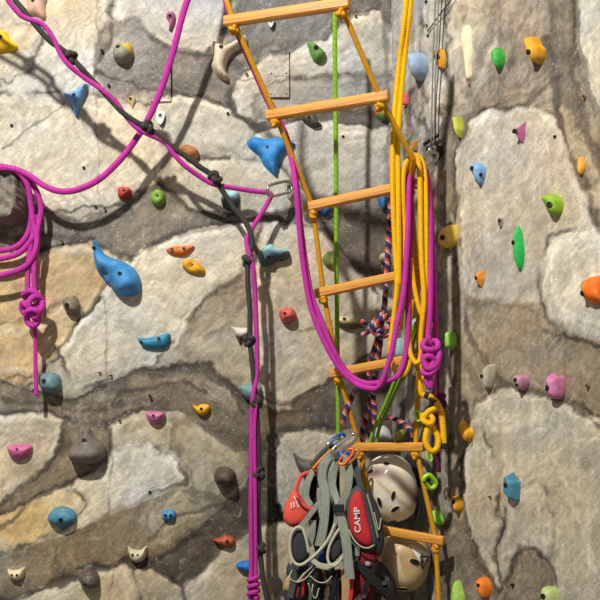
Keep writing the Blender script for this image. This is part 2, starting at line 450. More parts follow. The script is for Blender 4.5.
LEFT_LINES = [
 ([(92, 92), (97, 66), (108, 40), (112, 26)], 1.6, CRACK, .5),
 ([(98, 74), (120, 78), (150, 90), (176, 93), (206, 98), (234, 112), (262, 130), (280, 146)], 2.2, CRACK, .6),
 ([(150, 36), (180, 50), (210, 54), (232, 46)], 1.6, CRACK, .45),
 ([(156, 130), (176, 151), (200, 160), (230, 158)], 2.2, CRACK, .65),
 ([(160, 182), (172, 196), (190, 208), (224, 214), (268, 213)], 2.4, CRACK, .6),
 ([(110, 206), (140, 200), (162, 182)], 2.0, CRACK, .5),
 ([(0, 236), (40, 234), (70, 238), (96, 240)], 2.4, CRACK, .55),
 ([(0, 412), (44, 413), (84, 425), (112, 419), (142, 410), (168, 409)], 2.4, CRACK, .6),
 ([(64, 422), (62, 446), (44, 470), (20, 488), (0, 505)], 2.0, CRACK, .6),
 ([(108, 424), (110, 448), (94, 472)], 1.8, CRACK, .45),
 ([(172, 456), (186, 478), (178, 486), (150, 495)], 2.0, CRACK, .5),
 ([(150, 374), (184, 369), (206, 371), (224, 388), (244, 410)], 1.8, CRACK, .45),
 ([(252, 470), (238, 494), (214, 520), (190, 538)], 2.4, CRACK, .6),
 ([(130, 568), (150, 566), (170, 574), (184, 590), (190, 610)], 2.2, CRACK, .6),
 ([(196, 574), (226, 545), (256, 527), (290, 518)], 2.0, CRACK, .6),
 ([(252, 440), (256, 480), (254, 520)], 5.0, CRACK, .45),
 ([(262, 438), (290, 428), (340, 432), (380, 432)], 1.8, CRACK, .5),
 ([(190, 322), (206, 300), (240, 278)], 1.4, CRACK, .4),
 ([(212, 366), (236, 398), (254, 404)], 1.6, CRACK, .4),
 ([(186, 322), (178, 344), (150, 362), (112, 378)], 1.4, (232, 228, 218), .5),
 ([(130, 470), (168, 452), (186, 474)], 1.4, (232, 228, 218), .35),
 ([(244, 78), (262, 62), (290, 53), (330, 40), (354, 18)], 1.6, (226, 222, 212), .5),
 ([(330, 30), (352, 12), (380, 10)], 1.6, CRACK, .5),
 ([(256, 90), (276, 84), (310, 78), (350, 74)], 1.3, CRACK, .35),
 ([(312, 228), (326, 232), (350, 262), (372, 292)], 1.5, (200, 196, 184), .4),
 ([(255, 138), (296, 122), (340, 127), (386, 128)], 1.4, (212, 208, 198), .4),
 ([(298, 330), (330, 322), (352, 312)], 1.0, CRACK, .3),
 ([(0, 605), (60, 584), (124, 561), (160, 557), (192, 538)], 2.6, CRACK, .75),
 ([(124, 264), (170, 236), (248, 222)], 1.6, (96, 90, 82), .5),
 ([(66, 350), (92, 312), (126, 264)], 1.6, (226, 222, 212), .7),
 ([(0, 380), (42, 393), (78, 398), (112, 381), (142, 369), (208, 363)], 1.6, CRACK, .6),
 ([(210, 364), (246, 400), (276, 414), (310, 410)], 2.6, CRACK, .7),
 ([(186, 414), (212, 432), (238, 448), (258, 452)], 2.2, CRACK, .6),
 ([(120, 396), (160, 384), (186, 380), (204, 392)], 2.0, CRACK, .45),
 ([(0, 398), (40, 404), (84, 412), (120, 404)], 2.2, CRACK, .45),
 ([(0, 530), (24, 508), (56, 488), (92, 474)], 1.8, CRACK, .5),
 ([(112, 514), (150, 497), (186, 485)], 1.5, (222, 218, 206), .5),
 ([(60, 534), (112, 512)], 1.5, (222, 218, 206), .4),
 ([(150, 540), (168, 520), (200, 510), (230, 502)], 1.6, CRACK, .45),
 ([(228, 96), (236, 114), (262, 136), (292, 142)], 2.2, CRACK, .6),
 ([(306, 216), (332, 238), (354, 264), (374, 290)], 1.8, (70, 65, 60), .7),
 ([(262, 214), (300, 210), (318, 216)], 2.0, CRACK, .4),
 ([(0, 204), (36, 206), (78, 222), (130, 206)], 1.8, CRACK, .5),
 ([(4, 150), (24, 132), (48, 118), (66, 104)], 1.0, (100, 92, 84), .6),
 ([(88, 96), (100, 94)], 1.0, (100, 92, 84), .6),
 ([(296, 112), (352, 110), (392, 116)], 1.8, CRACK, .6),
 ([(262, 396), (290, 402), (312, 393), (344, 372), (370, 352)], 2.0, CRACK, .6),
 ([(355, 262), (362, 280), (352, 290), (330, 286)], 1.4, (120, 112, 102), .5),
 ([(386, -50), (386, 70), (388, 130), (388, 200)], 2.4, (106, 102, 96), .6),
 ([(96, -50), (97, 150), (104, 320), (110, 420), (112, 640)], .8, (118, 110, 98), .55),
 ([(190, 79), (300, 78), (392, 76)], .8, (110, 105, 98), .6),
]
RIGHT_PAINT = [
 ([(-100, -400), (900, -400), (900, 900), (-100, 900)], (150, 141, 126), (140, 129, 110), 60, 4),
 # corner strip
 ([(380, -400), (462, -400), (450, 30), (446, 120), (454, 240), (446, 420), (440, 900), (380, 900)], (156, 151, 141), (128, 120, 108), 80, 8),
 ([(404, 90), (420, 82), (432, 110), (436, 160), (430, 300), (420, 420), (404, 420)], (142, 135, 124), (128, 120, 110), 80, 8),
 ([(436, 90), (446, 40), (458, 120), (452, 260), (440, 250)], (138, 129, 114), (124, 114, 100), 80, 8),
 ([(424, -400), (446, -400), (444, 60), (438, 140), (426, 130)], (188, 180, 164), (176, 168, 152), 80, 8),
 ([(446, -400), (520, -400), (508, 30), (480, 90), (456, 130), (448, 60)], (176, 164, 142), (160, 150, 132), 70, 10),
 ([(500, -400), (580, -400), (566, 30), (560, 70), (520, 108), (490, 112), (470, 112), (492, 60)], (150, 138, 122), (134, 122, 106), 60, 10),
 ([(548, -400), (580, -400), (578, 20), (576, 70), (590, 130), (620, 190), (660, 260), (640, 300), (598, 220), (570, 150), (552, 90), (546, 40)], (116, 106, 92), (106, 96, 84), 70, 6),
 ([(578, -400), (900, -400), (900, 200), (620, 150), (598, 118), (584, 70), (577, 26)], (198, 192, 174), (190, 182, 162), 70, 3),
 ([(460, 150), (470, 124), (486, 113), (530, 108), (552, 118), (572, 150), (584, 190), (600, 232), (640, 300), (600, 320), (544, 300), (500, 320), (468, 330), (458, 250)], (188, 181, 168), (176, 168, 152), 70, 6),
 ([(556, 100), (572, 110), (606, 196), (640, 260), (610, 250), (580, 180)], (158, 146, 126), (150, 138, 116), 60, 5),
 ([(452, 280), (480, 300), (540, 300), (560, 330), (640, 352), (640, 440), (590, 418), (552, 402), (508, 392), (480, 398), (456, 360)], (146, 134, 114), (134, 121, 100), 50, 8),
 ([(548, 260), (556, 236), (600, 226), (680, 230), (680, 352), (600, 345), (570, 334), (549, 312), (541, 286)], (200, 196, 182), (196, 190, 174), 60, 3),
 ([(474, 402), (500, 390), (532, 392), (566, 404), (640, 440), (640, 700), (560, 700), (548, 560), (534, 546), (520, 548), (508, 574), (500, 590), (478, 560), (466, 520), (468, 450)], (184, 176, 156), (166, 156, 134), 70, 5),
 ([(468, 450), (482, 430), (498, 470), (496, 560), (482, 560), (465, 528), (464, 490)], (180, 172, 152), (160, 150, 130), 70, 6),
 ([(510, 500), (540, 480), (552, 520), (548, 556), (530, 540), (516, 552), (504, 580), (498, 560)], (186, 178, 160), (160, 150, 130), 70, 8),
 ([(440, 520), (464, 520), (480, 560), (500, 592), (500, 900), (430, 900)], (128, 117, 100), (116, 105, 90), 70, 6),
 ([(500, 594), (510, 570), (522, 546), (536, 548), (550, 566), (562, 620), (562, 900), (500, 900)], (130, 118, 100), (120, 108, 92), 70, 6),
]
RIGHT_LINES = [
 ([(545, 40), (552, 90), (570, 150), (598, 220), (630, 280)], 3.0, CRACK, .5),
 ([(576, -20), (578, 24), (586, 74), (602, 122)], 2.0, CRACK, .45),
 ([(458, 120), (490, 110), (520, 108), (556, 76)], 2.4, CRACK, .35),
 ([(456, 130), (457, 200), (460, 300), (474, 345), (504, 386), (540, 392), (580, 412), (620, 440)], 2.2, CRACK, .5),
 ([(546, 330), (572, 338), (604, 348)], 2.0, CRACK, .4),
 ([(466, 440), (463, 490), (468, 530), (482, 564), (500, 592)], 2.0, CRACK, .45),
 ([(502, 590), (510, 570), (522, 546), (536, 548), (552, 568), (560, 610)], 1.8, CRACK, .45),
 ([(500, 0), (484, 50), (468, 96)], 3.0, CRACK, .22),
 ([(530, 10), (510, 60), (494, 100)], 2.4, CRACK, .22),
 ([(394, 80), (394, 240), (394, 420), (394, 620)], 3.0, CRACK, .4),
 ([(408, 90), (406, 200), (410, 330), (406, 470), (412, 620)], 2.5, CRACK, .5),
 ([(418, 84), (432, 112), (434, 170), (430, 300), (434, 470), (428, 620)], 1.8, CRACK, .45),
 ([(442, 150), (446, 250), (442, 380), (446, 480), (441, 620)], 2.0, CRACK, .35),
 ([(424, 200), (421, 330), (425, 480), (419, 620)], 2.0, (190, 184, 172), .4),
 ([(452, 140), (458, 250), (452, 400), (446, 620)], 1.6, (104, 96, 86), .5),
 ([(460, 320), (478, 352), (500, 386), (536, 392), (566, 402), (610, 432)], 2.6, (112, 100, 84), .6),
 ([(470, 124), (486, 113), (530, 108), (552, 118)], 2.0, (216, 212, 204), .5),
 ([(460, 150), (458, 240), (464, 330)], 1.5, (206, 200, 188), .5),
 ([(548, 262), (541, 288), (550, 312), (570, 334), (610, 346)], 2.5, (150, 142, 126), .6),
 ([(570, 170), (590, 220), (612, 262)], 2.0, (206, 200, 186), .5),
 ([(556, 462), (580, 520), (596, 570)], 1.6, (204, 196, 176), .6),
 ([(470, 430), (466, 500), (472, 540)], 1.6, (212, 206, 192), .6),
 ([(520, 480), (536, 500), (546, 540)], 1.4, (206, 200, 186), .4),
 ([(412, 120), (414, 240), (408, 420)], 1.5, (200, 194, 182), .35),
 ([(424, 140), (422, 300), (426, 470), (420, 620)], 1.6, (84, 77, 70), .5),
 ([(400, 60), (398, 200), (400, 420), (400, 640)], 2.4, (84, 78, 72), .55),
 ([(436, 180), (438, 320), (434, 440), (438, 620)], 1.8, (92, 84, 76), .5),
 ([(446, 260), (442, 380), (446, 520)], 1.2, (196, 188, 174), .4),
 ([(577, 30), (584, 72), (600, 122)], 2.0, (150, 142, 126), .6),
]
HOLES_L = [(12, 126), (102, 51), (109, 86), (84, 168), (96, 207), (105, 209), (62, 242), (100, 373), (111, 376), (120, 421), (105, 496), (116, 495), (150, 492), (247, 75), (228, 114), (343, 137), (356, 17), (372, 84), (150, 396), (322, 330), (278, 56), (278, 92)]
HOLES_R = [(427, 2), (428, 26), (429, 36), (434, 90), (585, 97), (491, 497), (513, 585), (588, 386), (556, 137), (424, 60)]

def paint(px, py, polys, lines, seed, base, vert):
    """the mural: colours of the painted rocks at wall positions given in the wall's own chart"""
    wx = px+fbm(px/22, py/22, seed, 3)*9+fbm(px/6, py/6, seed+3, 2)*4
    wy = py+fbm(px/22, py/22, seed+5, 3)*9+fbm(px/6, py/6, seed+8, 2)*4
    col = np.empty(px.shape+(3,)); col[:] = base
    for k, (pts, c1, c2, ang, e) in enumerate(polys):
        a = np.asarray(pts, float)
        x0, y0 = a.min(0)-20; x1, y1 = a.max(0)+20
        sel = (wx > x0) & (wx < x1) & (wy > y0) & (wy < y1)
        if not sel.any(): continue
        X, Y = wx[sel], wy[sel]
        d = sdpoly(X, Y, pts)+fbm(px[sel]/10, py[sel]/10, seed+40+k, 3)*e*1.2
        al = sstep(-e*.33, e*.33, d)
        # brush strokes following the rock's edge
        th = math.radians(ang)
        gx, gy = math.cos(th), math.sin(th)
        q = X*gx+Y*gy
        ca = np.clip(a, (-20, -20), (640, 640))
        qa = ca[:, 0]*gx+ca[:, 1]*gy
        t = np.clip((q-qa.min())/max(qa.max()-qa.min(), 1), 0, 1)
        s = -X*gy+Y*gx
        st = fbm(q/5.0+fbm(X/30, Y/30, k, 2)*10, s/40, seed+90+k, 4)
        ct = fbm(d/2.6+fbm(X/25, Y/25, k+5, 2)*6, s/34+q/80, seed+170+k, 4)
        t = np.clip(t+fbm(X/30, Y/30, seed+k+11, 3)*.6, 0, 1)[:, None]
        c = np.asarray(c1)*(1-t)+np.asarray(c2)*t
        c = c*(1+st[:, None]*.34)*(1+(ct*np.exp(-np.maximum(d, 0)/26))[:, None]*.55)
        # a dry-brushed paler rim inside the edge
        rim = np.exp(-((d-5)/4.0)**2)*np.clip(fbm(X/18, Y/18, seed+k+70, 3)*2+.3, 0, 1)
        if sum(c1) > 440:
            ol = np.exp(-((d+2.6)/2.3)**2)*np.clip(fbm(px[sel]/20, py[sel]/20, seed+k+140, 3)*2.4+.62, 0, 1)
            col[sel] = col[sel]*(1-ol[:, None]*.5)
            c = c+(np.array((228, 225, 216))-c)*rim[:, None]*.6
        else: c = c*(1-rim[:, None]*.18)
        col[sel] = col[sel]*(1-al[:, None])+c*al[:, None]
    for k, (pts, w, c, al) in enumerate(lines):
        d = sdline(wx, wy, pts)
        ww = w*1.25*(1+fbm(px/14, py/14, seed+200+k, 2)*1.6)
        a = min(1, al*1.2)*(1-sstep(ww*.5, ww*1.4, d))*np.clip(1+fbm(px/22, py/22, seed+230+k, 2)*1.8, 0, 1)
        col = col*(1-a[..., None])+np.asarray(c)*a[..., None]
    if vert:
        st = fbm(px/3.2, py/46, seed+300, 4)+.4*fbm(px/9+py/60, py/90, seed+310, 3)
        near = np.clip((520-px)/110, .45, 1.5)
        col = col*(1+(st*.45*near)[..., None])
    # warm washes and cool washes
    wsh = fbm(px/70, py/70, seed+400, 3)[..., None]
    col = col*(1+wsh*np.array((.10, 0.0, -.16)))
    # dry-brush scratches and scumble
    sc = fbm((px+py*.6)/3.0, (py-px*.6)/16, seed+420, 4)[..., None]
    col = col*(1+sc*.22)
    bl = np.clip(fbm(px/12, py/12, seed+440, 4)*3.2-.45, 0, 1)[..., None]
    col = col+(np.array((216, 212, 202))-col)*bl*.2
    bd = np.clip(fbm(px/15, py/15, seed+460, 4)*3.2-.5, 0, 1)[..., None]
    col = col*(1-bd*.18)
    col = 178*(np.clip(col*1.06, 8, 250)/178)**1.2
    l = col.mean(-1, keepdims=True)
    nl = np.where(l > 140, 144+(l-144)*.70, l)
    col = col*nl/np.maximum(l, 1)
    col = nl+(col-nl)*1.0
    return np.clip(col, 10, 236)

def grid_axis(lo, a, b, hi, fine, coarse):
    return np.concatenate([np.arange(lo, a, coarse), np.arange(a, b, fine), np.arange(b, hi+.001, coarse)])
def blur(a, n):
    for ax in (0, 1):
        for _ in range(3):
            p = np.pad(a, [(n, n) if i == ax else (0, 0) for i in range(2)], mode='edge')
            c = np.cumsum(np.insert(p, 0, 0, axis=ax), axis=ax)
            a = (np.take(c, range(2*n+1, c.shape[ax]), axis=ax)-np.take(c, range(0, c.shape[ax]-2*n-1), axis=ax))/(2*n+1)
    return a
def build_wall(name, U, V, pos, chart, polys, lines, seed, nrm, mat, base, vert, holes):
    """U, V: wall axes in metres; chart maps them to the mural's chart; pos maps them to the world"""
    uu, vv = np.meshgrid(U, V)
    px, py = chart(uu, vv)
    col = paint(px, py, polys, lines, seed, np.asarray(base, float), vert)
    lum = blur(col.mean(-1)/255, 3)
    rel = (lum-.55)*.035+fbm(px/40, py/40, seed+500, 3)*.012
    rel = np.clip(rel, -.012, .012)
    X, Y, Z = pos(uu, vv)
    X = X+nrm[0]*rel; Y = Y+nrm[1]*rel
    vs = np.stack([X, Y, Z], -1).reshape(-1, 3)
    nv, nu = uu.shape
    i = np.arange(nv*nu).reshape(nv, nu)
    a, b, c, d = i[:-1, :-1].ravel(), i[:-1, 1:].ravel(), i[1:, 1:].ravel(), i[1:, :-1].ravel()
    fc = np.stack([a, b, c, d], -1)
    me = bpy.data.meshes.new(name)
    me.vertices.add(len(vs)); me.vertices.foreach_set('co', vs.astype(np.float32).ravel())
    nf = len(fc)
    me.loops.add(nf*4); me.loops.foreach_set('vertex_index', fc.ravel().astype(np.int32))
    me.polygons.add(nf); me.polygons.foreach_set('loop_start', (np.arange(nf)*4).astype(np.int32))
    me.polygons.foreach_set('loop_total', np.full(nf, 4, np.int32))
    me.update(calc_edges=True)
    at = me.color_attributes.new('Col', 'FLOAT_COLOR', 'POINT')
    arr = np.ones((len(vs), 4), np.float32); arr[:, :3] = s2l(col.reshape(-1, 3))
    at.data.foreach_set('color', arr.ravel())
    me.polygons.foreach_set('use_smooth', [True]*nf)
    me.materials.append(mat); me.validate()
    o = bpy.data.objects.new(name, me); COL.objects.link(o)
    o['kind'] = 'structure'; WORLD[o.name] = Vector((0, 0, 0))
    return o
PXM = WY/F                                  # metres per chart pixel on the left wall
ZB, ZT = 0.0, 3.75
MW1 = wall_material('painted_rock_concrete_left', 0.0, 0.0)
MW2 = wall_material('painted_rock_concrete_right', TH, 3.3)
xl, xr = (-45-300)*PXM, CX
UL = np.concatenate([np.arange(-2.2, xl, .04), np.arange(xl, xr, .0055), [xr, xr+.05]])
VL = grid_axis(ZB, CZ+(HOR-625)*PXM, CZ+(HOR+25)*PXM, ZT, .0055, .04)
wall_l = build_wall('wall_left', UL, VL, lambda u, v: (u, np.full(u.shape, WY), v),
    lambda u, v: (u/PXM+300, HOR-(v-CZ)/PXM), LEFT_PAINT, LEFT_LINES, 3, (0, -1), MW1, (172, 165, 150), False, HOLES_L)
def chartR(u, v):
    X = CX+RT.x*u; Y = WY+RT.y*u
    return X/Y*F+300, HOR-(v-CZ)/Y*F
UR = np.concatenate([[-.06], np.arange(0, 1.12, .0055), np.arange(1.12, 1.9, .04)])
wall_r = build_wall('wall_right', UR, grid_axis(ZB, CZ-.75, CZ+1.8, ZT, .0065, .04),
    lambda u, v: (CX+RT.x*u, WY+RT.y*u, v), chartR, RIGHT_PAINT, RIGHT_LINES, 21, (RN.x, RN.y), MW2, (148, 138, 122), True, HOLES_R)
# floor matting
M_FLOOR = simple('grey_floor_matting', (92, 90, 88), .9, var=.4, scale=8, bmp=.3)
fl = mesh_obj('floor', [(-2.2, -1.0, 0), (1.6, -1.0, 0), (1.6, 4.05, 0), (-2.2, 4.05, 0), (-2.2, -1.0, -.1), (1.6, -1.0, -.1), (1.6, 4.05, -.1), (-2.2, 4.05, -.1)],
    [(0, 1, 2, 3), (7, 6, 5, 4), (0, 4, 5, 1), (1, 5, 6, 2), (2, 6, 7, 3), (3, 7, 4, 0)], M_FLOOR, smooth=False)
fl['kind'] = 'structure'

def frame(wall, px, py):
    if wall == 'L': return P(px, py, WY), Vector((1, 0, 0)), LN
    return hitR(px, py), RT, RN
def disc(c, n, r, depth, mat_rim, name, parent, hole=.55):
    """a round insert: rim with a recessed dark socket"""
    n = Vector(n).normalized(); a = n.orthogonal().normalized(); b = n.cross(a); V = []; Fc = []; fm = []
    S = 12
    prof = [(1, -depth), (1, depth*.25), (.92, depth*.4), (hole, depth*.36), (hole*.9, depth*.12)]
    for rr, h in prof:
        for k in range(S):
            t = 2*math.pi*k/S
            V.append(c+(a*math.cos(t)+b*math.sin(t))*r*rr+n*h)
    for j in range(len(prof)-1):
        for k in range(S):
            k2 = (k+1) % S
            Fc.append((j*S+k, j*S+k2, (j+1)*S+k2, (j+1)*S+k)); fm.append(1 if j == 3 else 0)
    Fc.append(tuple((len(prof)-1)*S+k for k in range(S))); fm.append(1)
    return mesh_obj(name, V, Fc, None, parent, origin=c, mats=[mat_rim, M_HOLE], fmat=fm, sharp=40)
for (x, y) in HOLES_L:
    c, _, n = frame('L', x, y); disc(c+n*.006, n, .0058, .008, M_BRASS if (x*7+y) % 3 else M_BOLT, 'bolt_hole', wall_l, .78)
for (x, y) in HOLES_R:
    c, _, n = frame('R', x, y); disc(c+n*.006, n, .0054, .008, M_BRASS if (x*7+y) % 3 else M_BOLT, 'bolt_hole', wall_r, .78)
# thin cover plates screwed on the left wall
def cover_plate(x0, y0, x1, y1):
    a = P(x0, y1, WY); b = P(x1, y0, WY); V = []; y = WY-.012
    uu, vv = np.meshgrid(np.linspace(a.x, b.x, 26), np.linspace(a.z, b.z, 46))
    px, py = uu/PXM+300, HOR-(vv-CZ)/PXM
    col = paint(px, py, LEFT_PAINT, LEFT_LINES, 3, np.asarray((172, 165, 150), float), False)
    nv, nu = uu.shape
    V = [Vector((float(p), y, float(q))) for p, q in zip(uu.ravel(), vv.ravel())]
    Fc = [(i*nu+j, i*nu+j+1, (i+1)*nu+j+1, (i+1)*nu+j) for i in range(nv-1) for j in range(nu-1)]
    rim = [j for j in range(nu)]+[i*nu+nu-1 for i in range(1, nv)]+[(nv-1)*nu+j for j in range(nu-2, -1, -1)]+[i*nu for i in range(nv-2, 0, -1)]
    n0 = len(V); V += [V[k]+Vector((0, .03, 0)) for k in rim]; R = len(rim)
    Fc += [(rim[k], n0+k, n0+(k+1) % R, rim[(k+1) % R]) for k in range(R)]
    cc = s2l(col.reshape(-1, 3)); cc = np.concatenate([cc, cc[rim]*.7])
    o = mesh_obj('cover_plate', V, Fc, MW1, wall_l, cols=cc, origin=(0, 0, 0), sharp=40)
    for ix in (.12, .88):
        for iy in (.06, .5, .94):
            c = Vector((a.x+(b.x-a.x)*ix, y, a.z+(b.z-a.z)*iy))
            disc(c, LN, .0042, .002, M_DSTEEL, 'screw', o, .5)
cover_plate(151, 54, 171, 102); cover_plate(269, 51, 289, 98)

# ------------------------------------------------------------------ climbing holds
def hold(wall, pts, h, col, label, bolts=(), c2=None, split=None, soft=1.0, tilt=(0, 0), dents=(), rough=.0, prof=2.0, n_out=44, name='climbing_hold', sharp=0, group=None):
    """pts: outline on the wall chart; h: how far it stands out (chart px); soft: share of the half width used by the rounded flank"""
    a = np.asarray(pts, float); cx, cy = (a.max(0)+a.min(0))/2
    org, ut, nn = frame(wall, cx, cy)
    if wall == 'L':
        m = PXM; hm = h*m
    else:
        h = h*1.3; Y = org.y; m = Y/F; hm = h*m
        xr = a[:, 0].max(); Wd = xr-a[:, 0].min()
        k = max(.35, (Wd-.62*.819*h)/Wd)
        a = np.stack([xr-(xr-a[:, 0])*k, a[:, 1]], -1)
        cx, cy = (a.max(0)+a.min(0))/2
        org, ut, nn = frame(wall, cx, cy)
    def uv(x, y):
        if wall == 'L': q = P(x, y, WY)
        else: q = hitR(x, y)
        d = q-org; return (d.dot(ut), d.z)
    cp = [Vector((*uv(x, y), 0)) for x, y in a]
    per = sum((cp[i]-cp[i-1]).length for i in range(len(cp)))
    if sharp:
        o = []
        for i in range(len(cp)):
            p, q = cp[i], cp[(i+1) % len(cp)]
            k = max(1, int((q-p).length/(per/n_out)))
            o += [p+(q-p)*(j/k) for j in range(k)]
    else:
        o = catmull(cp, per/n_out, True)
    O = np.array([(p.x, p.y) for p in o])
    bw, bh = O.max(0)-O.min(0)
    sp = max(min(bw, bh)/15, .0022)
    gx, gy = np.meshgrid(np.arange(O[:, 0].min(), O[:, 0].max(), sp), np.arange(O[:, 1].min(), O[:, 1].max(), sp))
    gx = gx + (np.arange(gx.shape[0]) % 2)[:, None]*sp*.5
    g = np.stack([gx.ravel(), gy.ravel()], -1)
    sd = sdpoly(g[:, 0], g[:, 1], O)
    g = g[sd > sp*.5]
    allp = np.concatenate([O, g]); n = len(O)
    vs, es, fs, *_ = delaunay_2d_cdt([Vector(p) for p in allp], [(i, (i+1) % n) for i in range(n)], [], 1, 1e-7)
    vs = np.array([tuple(v) for v in vs])
    dmax = max(sdpoly(g[:, 0], g[:, 1], O).max() if len(g) else sp, 1e-4)
    seed = int(cx*3+cy*7)
    def H(x, y):
        d = np.maximum(sdpoly(x, y, O), 0)
        t = np.clip(d/(dmax*soft), 0, 1)
        z = (1-(1-t)**prof)**(1/prof)
        z = z*hm*(1+tilt[0]*2*x/bw+tilt[1]*2*y/bh)
        for (dx, dy, r, amt) in dents:
            u0, v0 = uv_(dx, dy)
            z = z+amt*m*np.exp(-((x-u0)**2+(y-v0)**2)/(r*m)**2)*np.minimum(t*2, 1)
        z = z+fbm(x/.02+seed, y/.02, seed, 3)*(.06+rough)*hm*np.minimum(t*2, 1)
        return np.maximum(z, 0.0)
    if wall == 'L': uv_ = uv
    else: uv_ = lambda x, y: uv(xr-(xr-x)*k, y)
    z = H(vs[:, 0], vs[:, 1])
    V = [org+ut*float(p[0])+Vector((0, 0, 1))*float(p[1])+nn*float(q) for p, q in zip(vs, z)]
    Fc = [tuple(f) for f in fs]
    # orient and skirt
    if Fc:
        f = Fc[0]; nrm = (V[f[1]]-V[f[0]]).cross(V[f[2]]-V[f[0]])
        # use 2d orientation
        A = vs[list(f)]; ar = (A[1][0]-A[0][0])*(A[2][1]-A[0][1])-(A[1][1]-A[0][1])*(A[2][0]-A[0][0])
        up = ut.cross(Vector((0, 0, 1))).dot(nn) > 0
        if (ar > 0) != up: Fc = [tuple(reversed(f)) for f in Fc]
    n0 = len(V)
    V += [org+ut*float(p[0])*1.0+Vector((0, 0, 1))*float(p[1])-nn*.014 for p in O]
    # map outline to cdt vertices (they keep their order)
    Fc += [(i, n0+i, n0+(i+1) % n, (i+1) % n) for i in range(n)]
    Fc += [tuple(n0+i for i in range(n))]
    c1 = s2l(col); cc = np.tile(c1, (len(V), 1))
    if c2 is not None:
        xy = np.array([((v-org).dot(ut), (v-org).z) for v in V])
        ax, th, wd = split
        if ax == 'x': q = xy[:, 0]/bw*2
        elif ax == 'y': q = xy[:, 1]/bh*2
        else: q = xy[:, 0]/bw*1.4+xy[:, 1]/bh*1.4
        t = sstep(th-wd, th+wd, q+fbm(xy[:, 0]/.015, xy[:, 1]/.015, 5, 3)*.5)[:, None]
        cc = cc*(1-t)+s2l(c2)*t
    bm_o = mesh_obj(name, V, Fc, M_HOLD, origin=org, cols=cc, sharp=(sharp or 65))
    tag(bm_o, label, 'climbing hold', group or ('climbing holds on the left wall' if wall == 'L' else 'climbing holds on the right wall'))
    for (bx, by, *br) in bolts:
        u0, v0 = uv_(bx, by); e = .002
        if wall == 'R':      # the bolt sits on the side of the hold that faces the room
            best = 1e9
            for q in range(len(vs)):
                w3 = V[q]; pxq, pyq = 300+w3.x/w3.y*F, HOR-(w3.z-CZ)/w3.y*F
                if z[q] < .25*hm: continue
                g = (pxq-bx)**2+(pyq-by)**2-(z[q]/hm)*6
                if g < best: best = g; u0, v0 = float(vs[q][0]), float(vs[q][1])
        z0 = float(H(np.array([u0]), np.array([v0]))[0])
        zx = float(H(np.array([u0+e]), np.array([v0]))[0]); zy = float(H(np.array([u0]), np.array([v0+e]))[0])
        nrm = nn-ut*((zx-z0)/e)*.8-Vector((0, 0, 1))*((zy-z0)/e)*.8
        c = org+ut*u0+Vector((0, 0, 1))*v0+nn*z0
        r = (br[0] if br else 1.6)*m*(1.35 if wall == 'R' else 1.25)
        if wall == 'R': c = c+nrm.normalized()*.0015
        disc(c, nrm.normalized(), r, .004, M_BOLT, 'bolt', bm_o, .62)
    return bm_o

def circ(x, y, rx, ry=None, n=10):
    ry = ry or rx
    return [(x+rx*math.cos(2*math.pi*k/n), y+ry*math.sin(2*math.pi*k/n)) for k in range(n)]
L, R = 'L', 'R'
hold(L, [(29,-3),(47,-3),(46,9),(47,17),(44,21),(37,17),(29,14)], 9, (212,168,146), 'pale pink hold behind the twisted ropes at the top left edge of the wall', [(35,4)], c2=(150,140,120), split=('y', .5, .4))
hold(L, [(-8,33),(2,31),(8,33),(11,40),(19,46),(18,51),(8,53),(-8,52)], 9, (240,190,14), 'bright yellow three-cornered hold above the dark rope shadow, cut by the left edge', [(3,40)])
hold(L, [(113,50),(116,45),(122,44),(131,45),(134,53),(131,61),(124,65),(116,62),(113,56)], 14, (142,138,116), 'round hold half grey and half mustard on the dark grey painted rock', [(120,51)], c2=(206,172,50), split=('d', .55, .12), tilt=(0,-.25))
hold(L, [(64,95),(71,94),(79,90),(88,84),(89,88),(86,97),(81,108),(78,119),(75,116),(73,110),(71,103),(66,99)], 13, (100,152,204), 'light blue three-pointed hold below the first knot of the charcoal rope', [(76,98),(75,111,1)], dents=[(76,98,5,-3)])
hold(L, [(129,97),(134,96),(136,101),(134,107),(133,111),(131,106),(128,102)], 4, (196,172,120), 'tiny tan teardrop grip left of the magenta rope crossing', [(131,100,1.4)])
hold(L, [(168,13),(174,13),(176,18),(175,24),(172,31),(169,31),(169,23),(166,18)], 8, (170,92,136), 'small purple hold beside the magenta rope near the top', [(171,19)])
hold(L, [(211,41),(217,43),(225,46),(234,42),(240,37),(246,36),(247,44),(240,49),(232,54),(227,62),(226,71),(229,78),(226,81),(219,78),(214,72),(211,66),(213,58)], 12, (206,190,166), 'cream antler-shaped hold left of the ladder below the top rung', [(222,51,1.8)], soft=.9)
hold(L, [(180,150),(184,145),(194,147),(199,152),(198,158),(190,161),(184,158)], 11, (196,134,76), 'orange-brown hold half covered by the twisted ropes right of the second knot', c2=(168,106,60), split=('y', -.2, .4))
hold(L, circ(158,198,7,8.5), 9, (124,166,58), 'small round green hold lying in the rope shadow', [(158,198,1.8)], dents=[(158,198,3,-2)])
hold(L, [(118,189),(124,187),(131,189),(132,196),(128,199),(119,198)], 6, (176,54,42), 'small dark red block hold under the hanging magenta rope', [(125,192,1.2)], soft=.7)
hold(L, [(247,140),(256,137),(265,139),(276,138),(286,140),(294,143),(297,147),(290,150),(283,156),(279,165),(277,178),(272,175),(264,167),(258,156),(250,150),(247,145)], 13, (44,132,202), 'bright blue three-armed hold behind the ladder rope under the second rung', [(268,150)], soft=.9, dents=[(268,148,7,-3)])
hold(L, [(221,197),(228,191),(239,192),(240,200),(238,208),(230,211),(223,207)], 12, (48,62,66), 'blue-grey hold hidden behind the charcoal rope left of the anchor carabiner', c2=(150,196,206), split=('y', .25, .3))
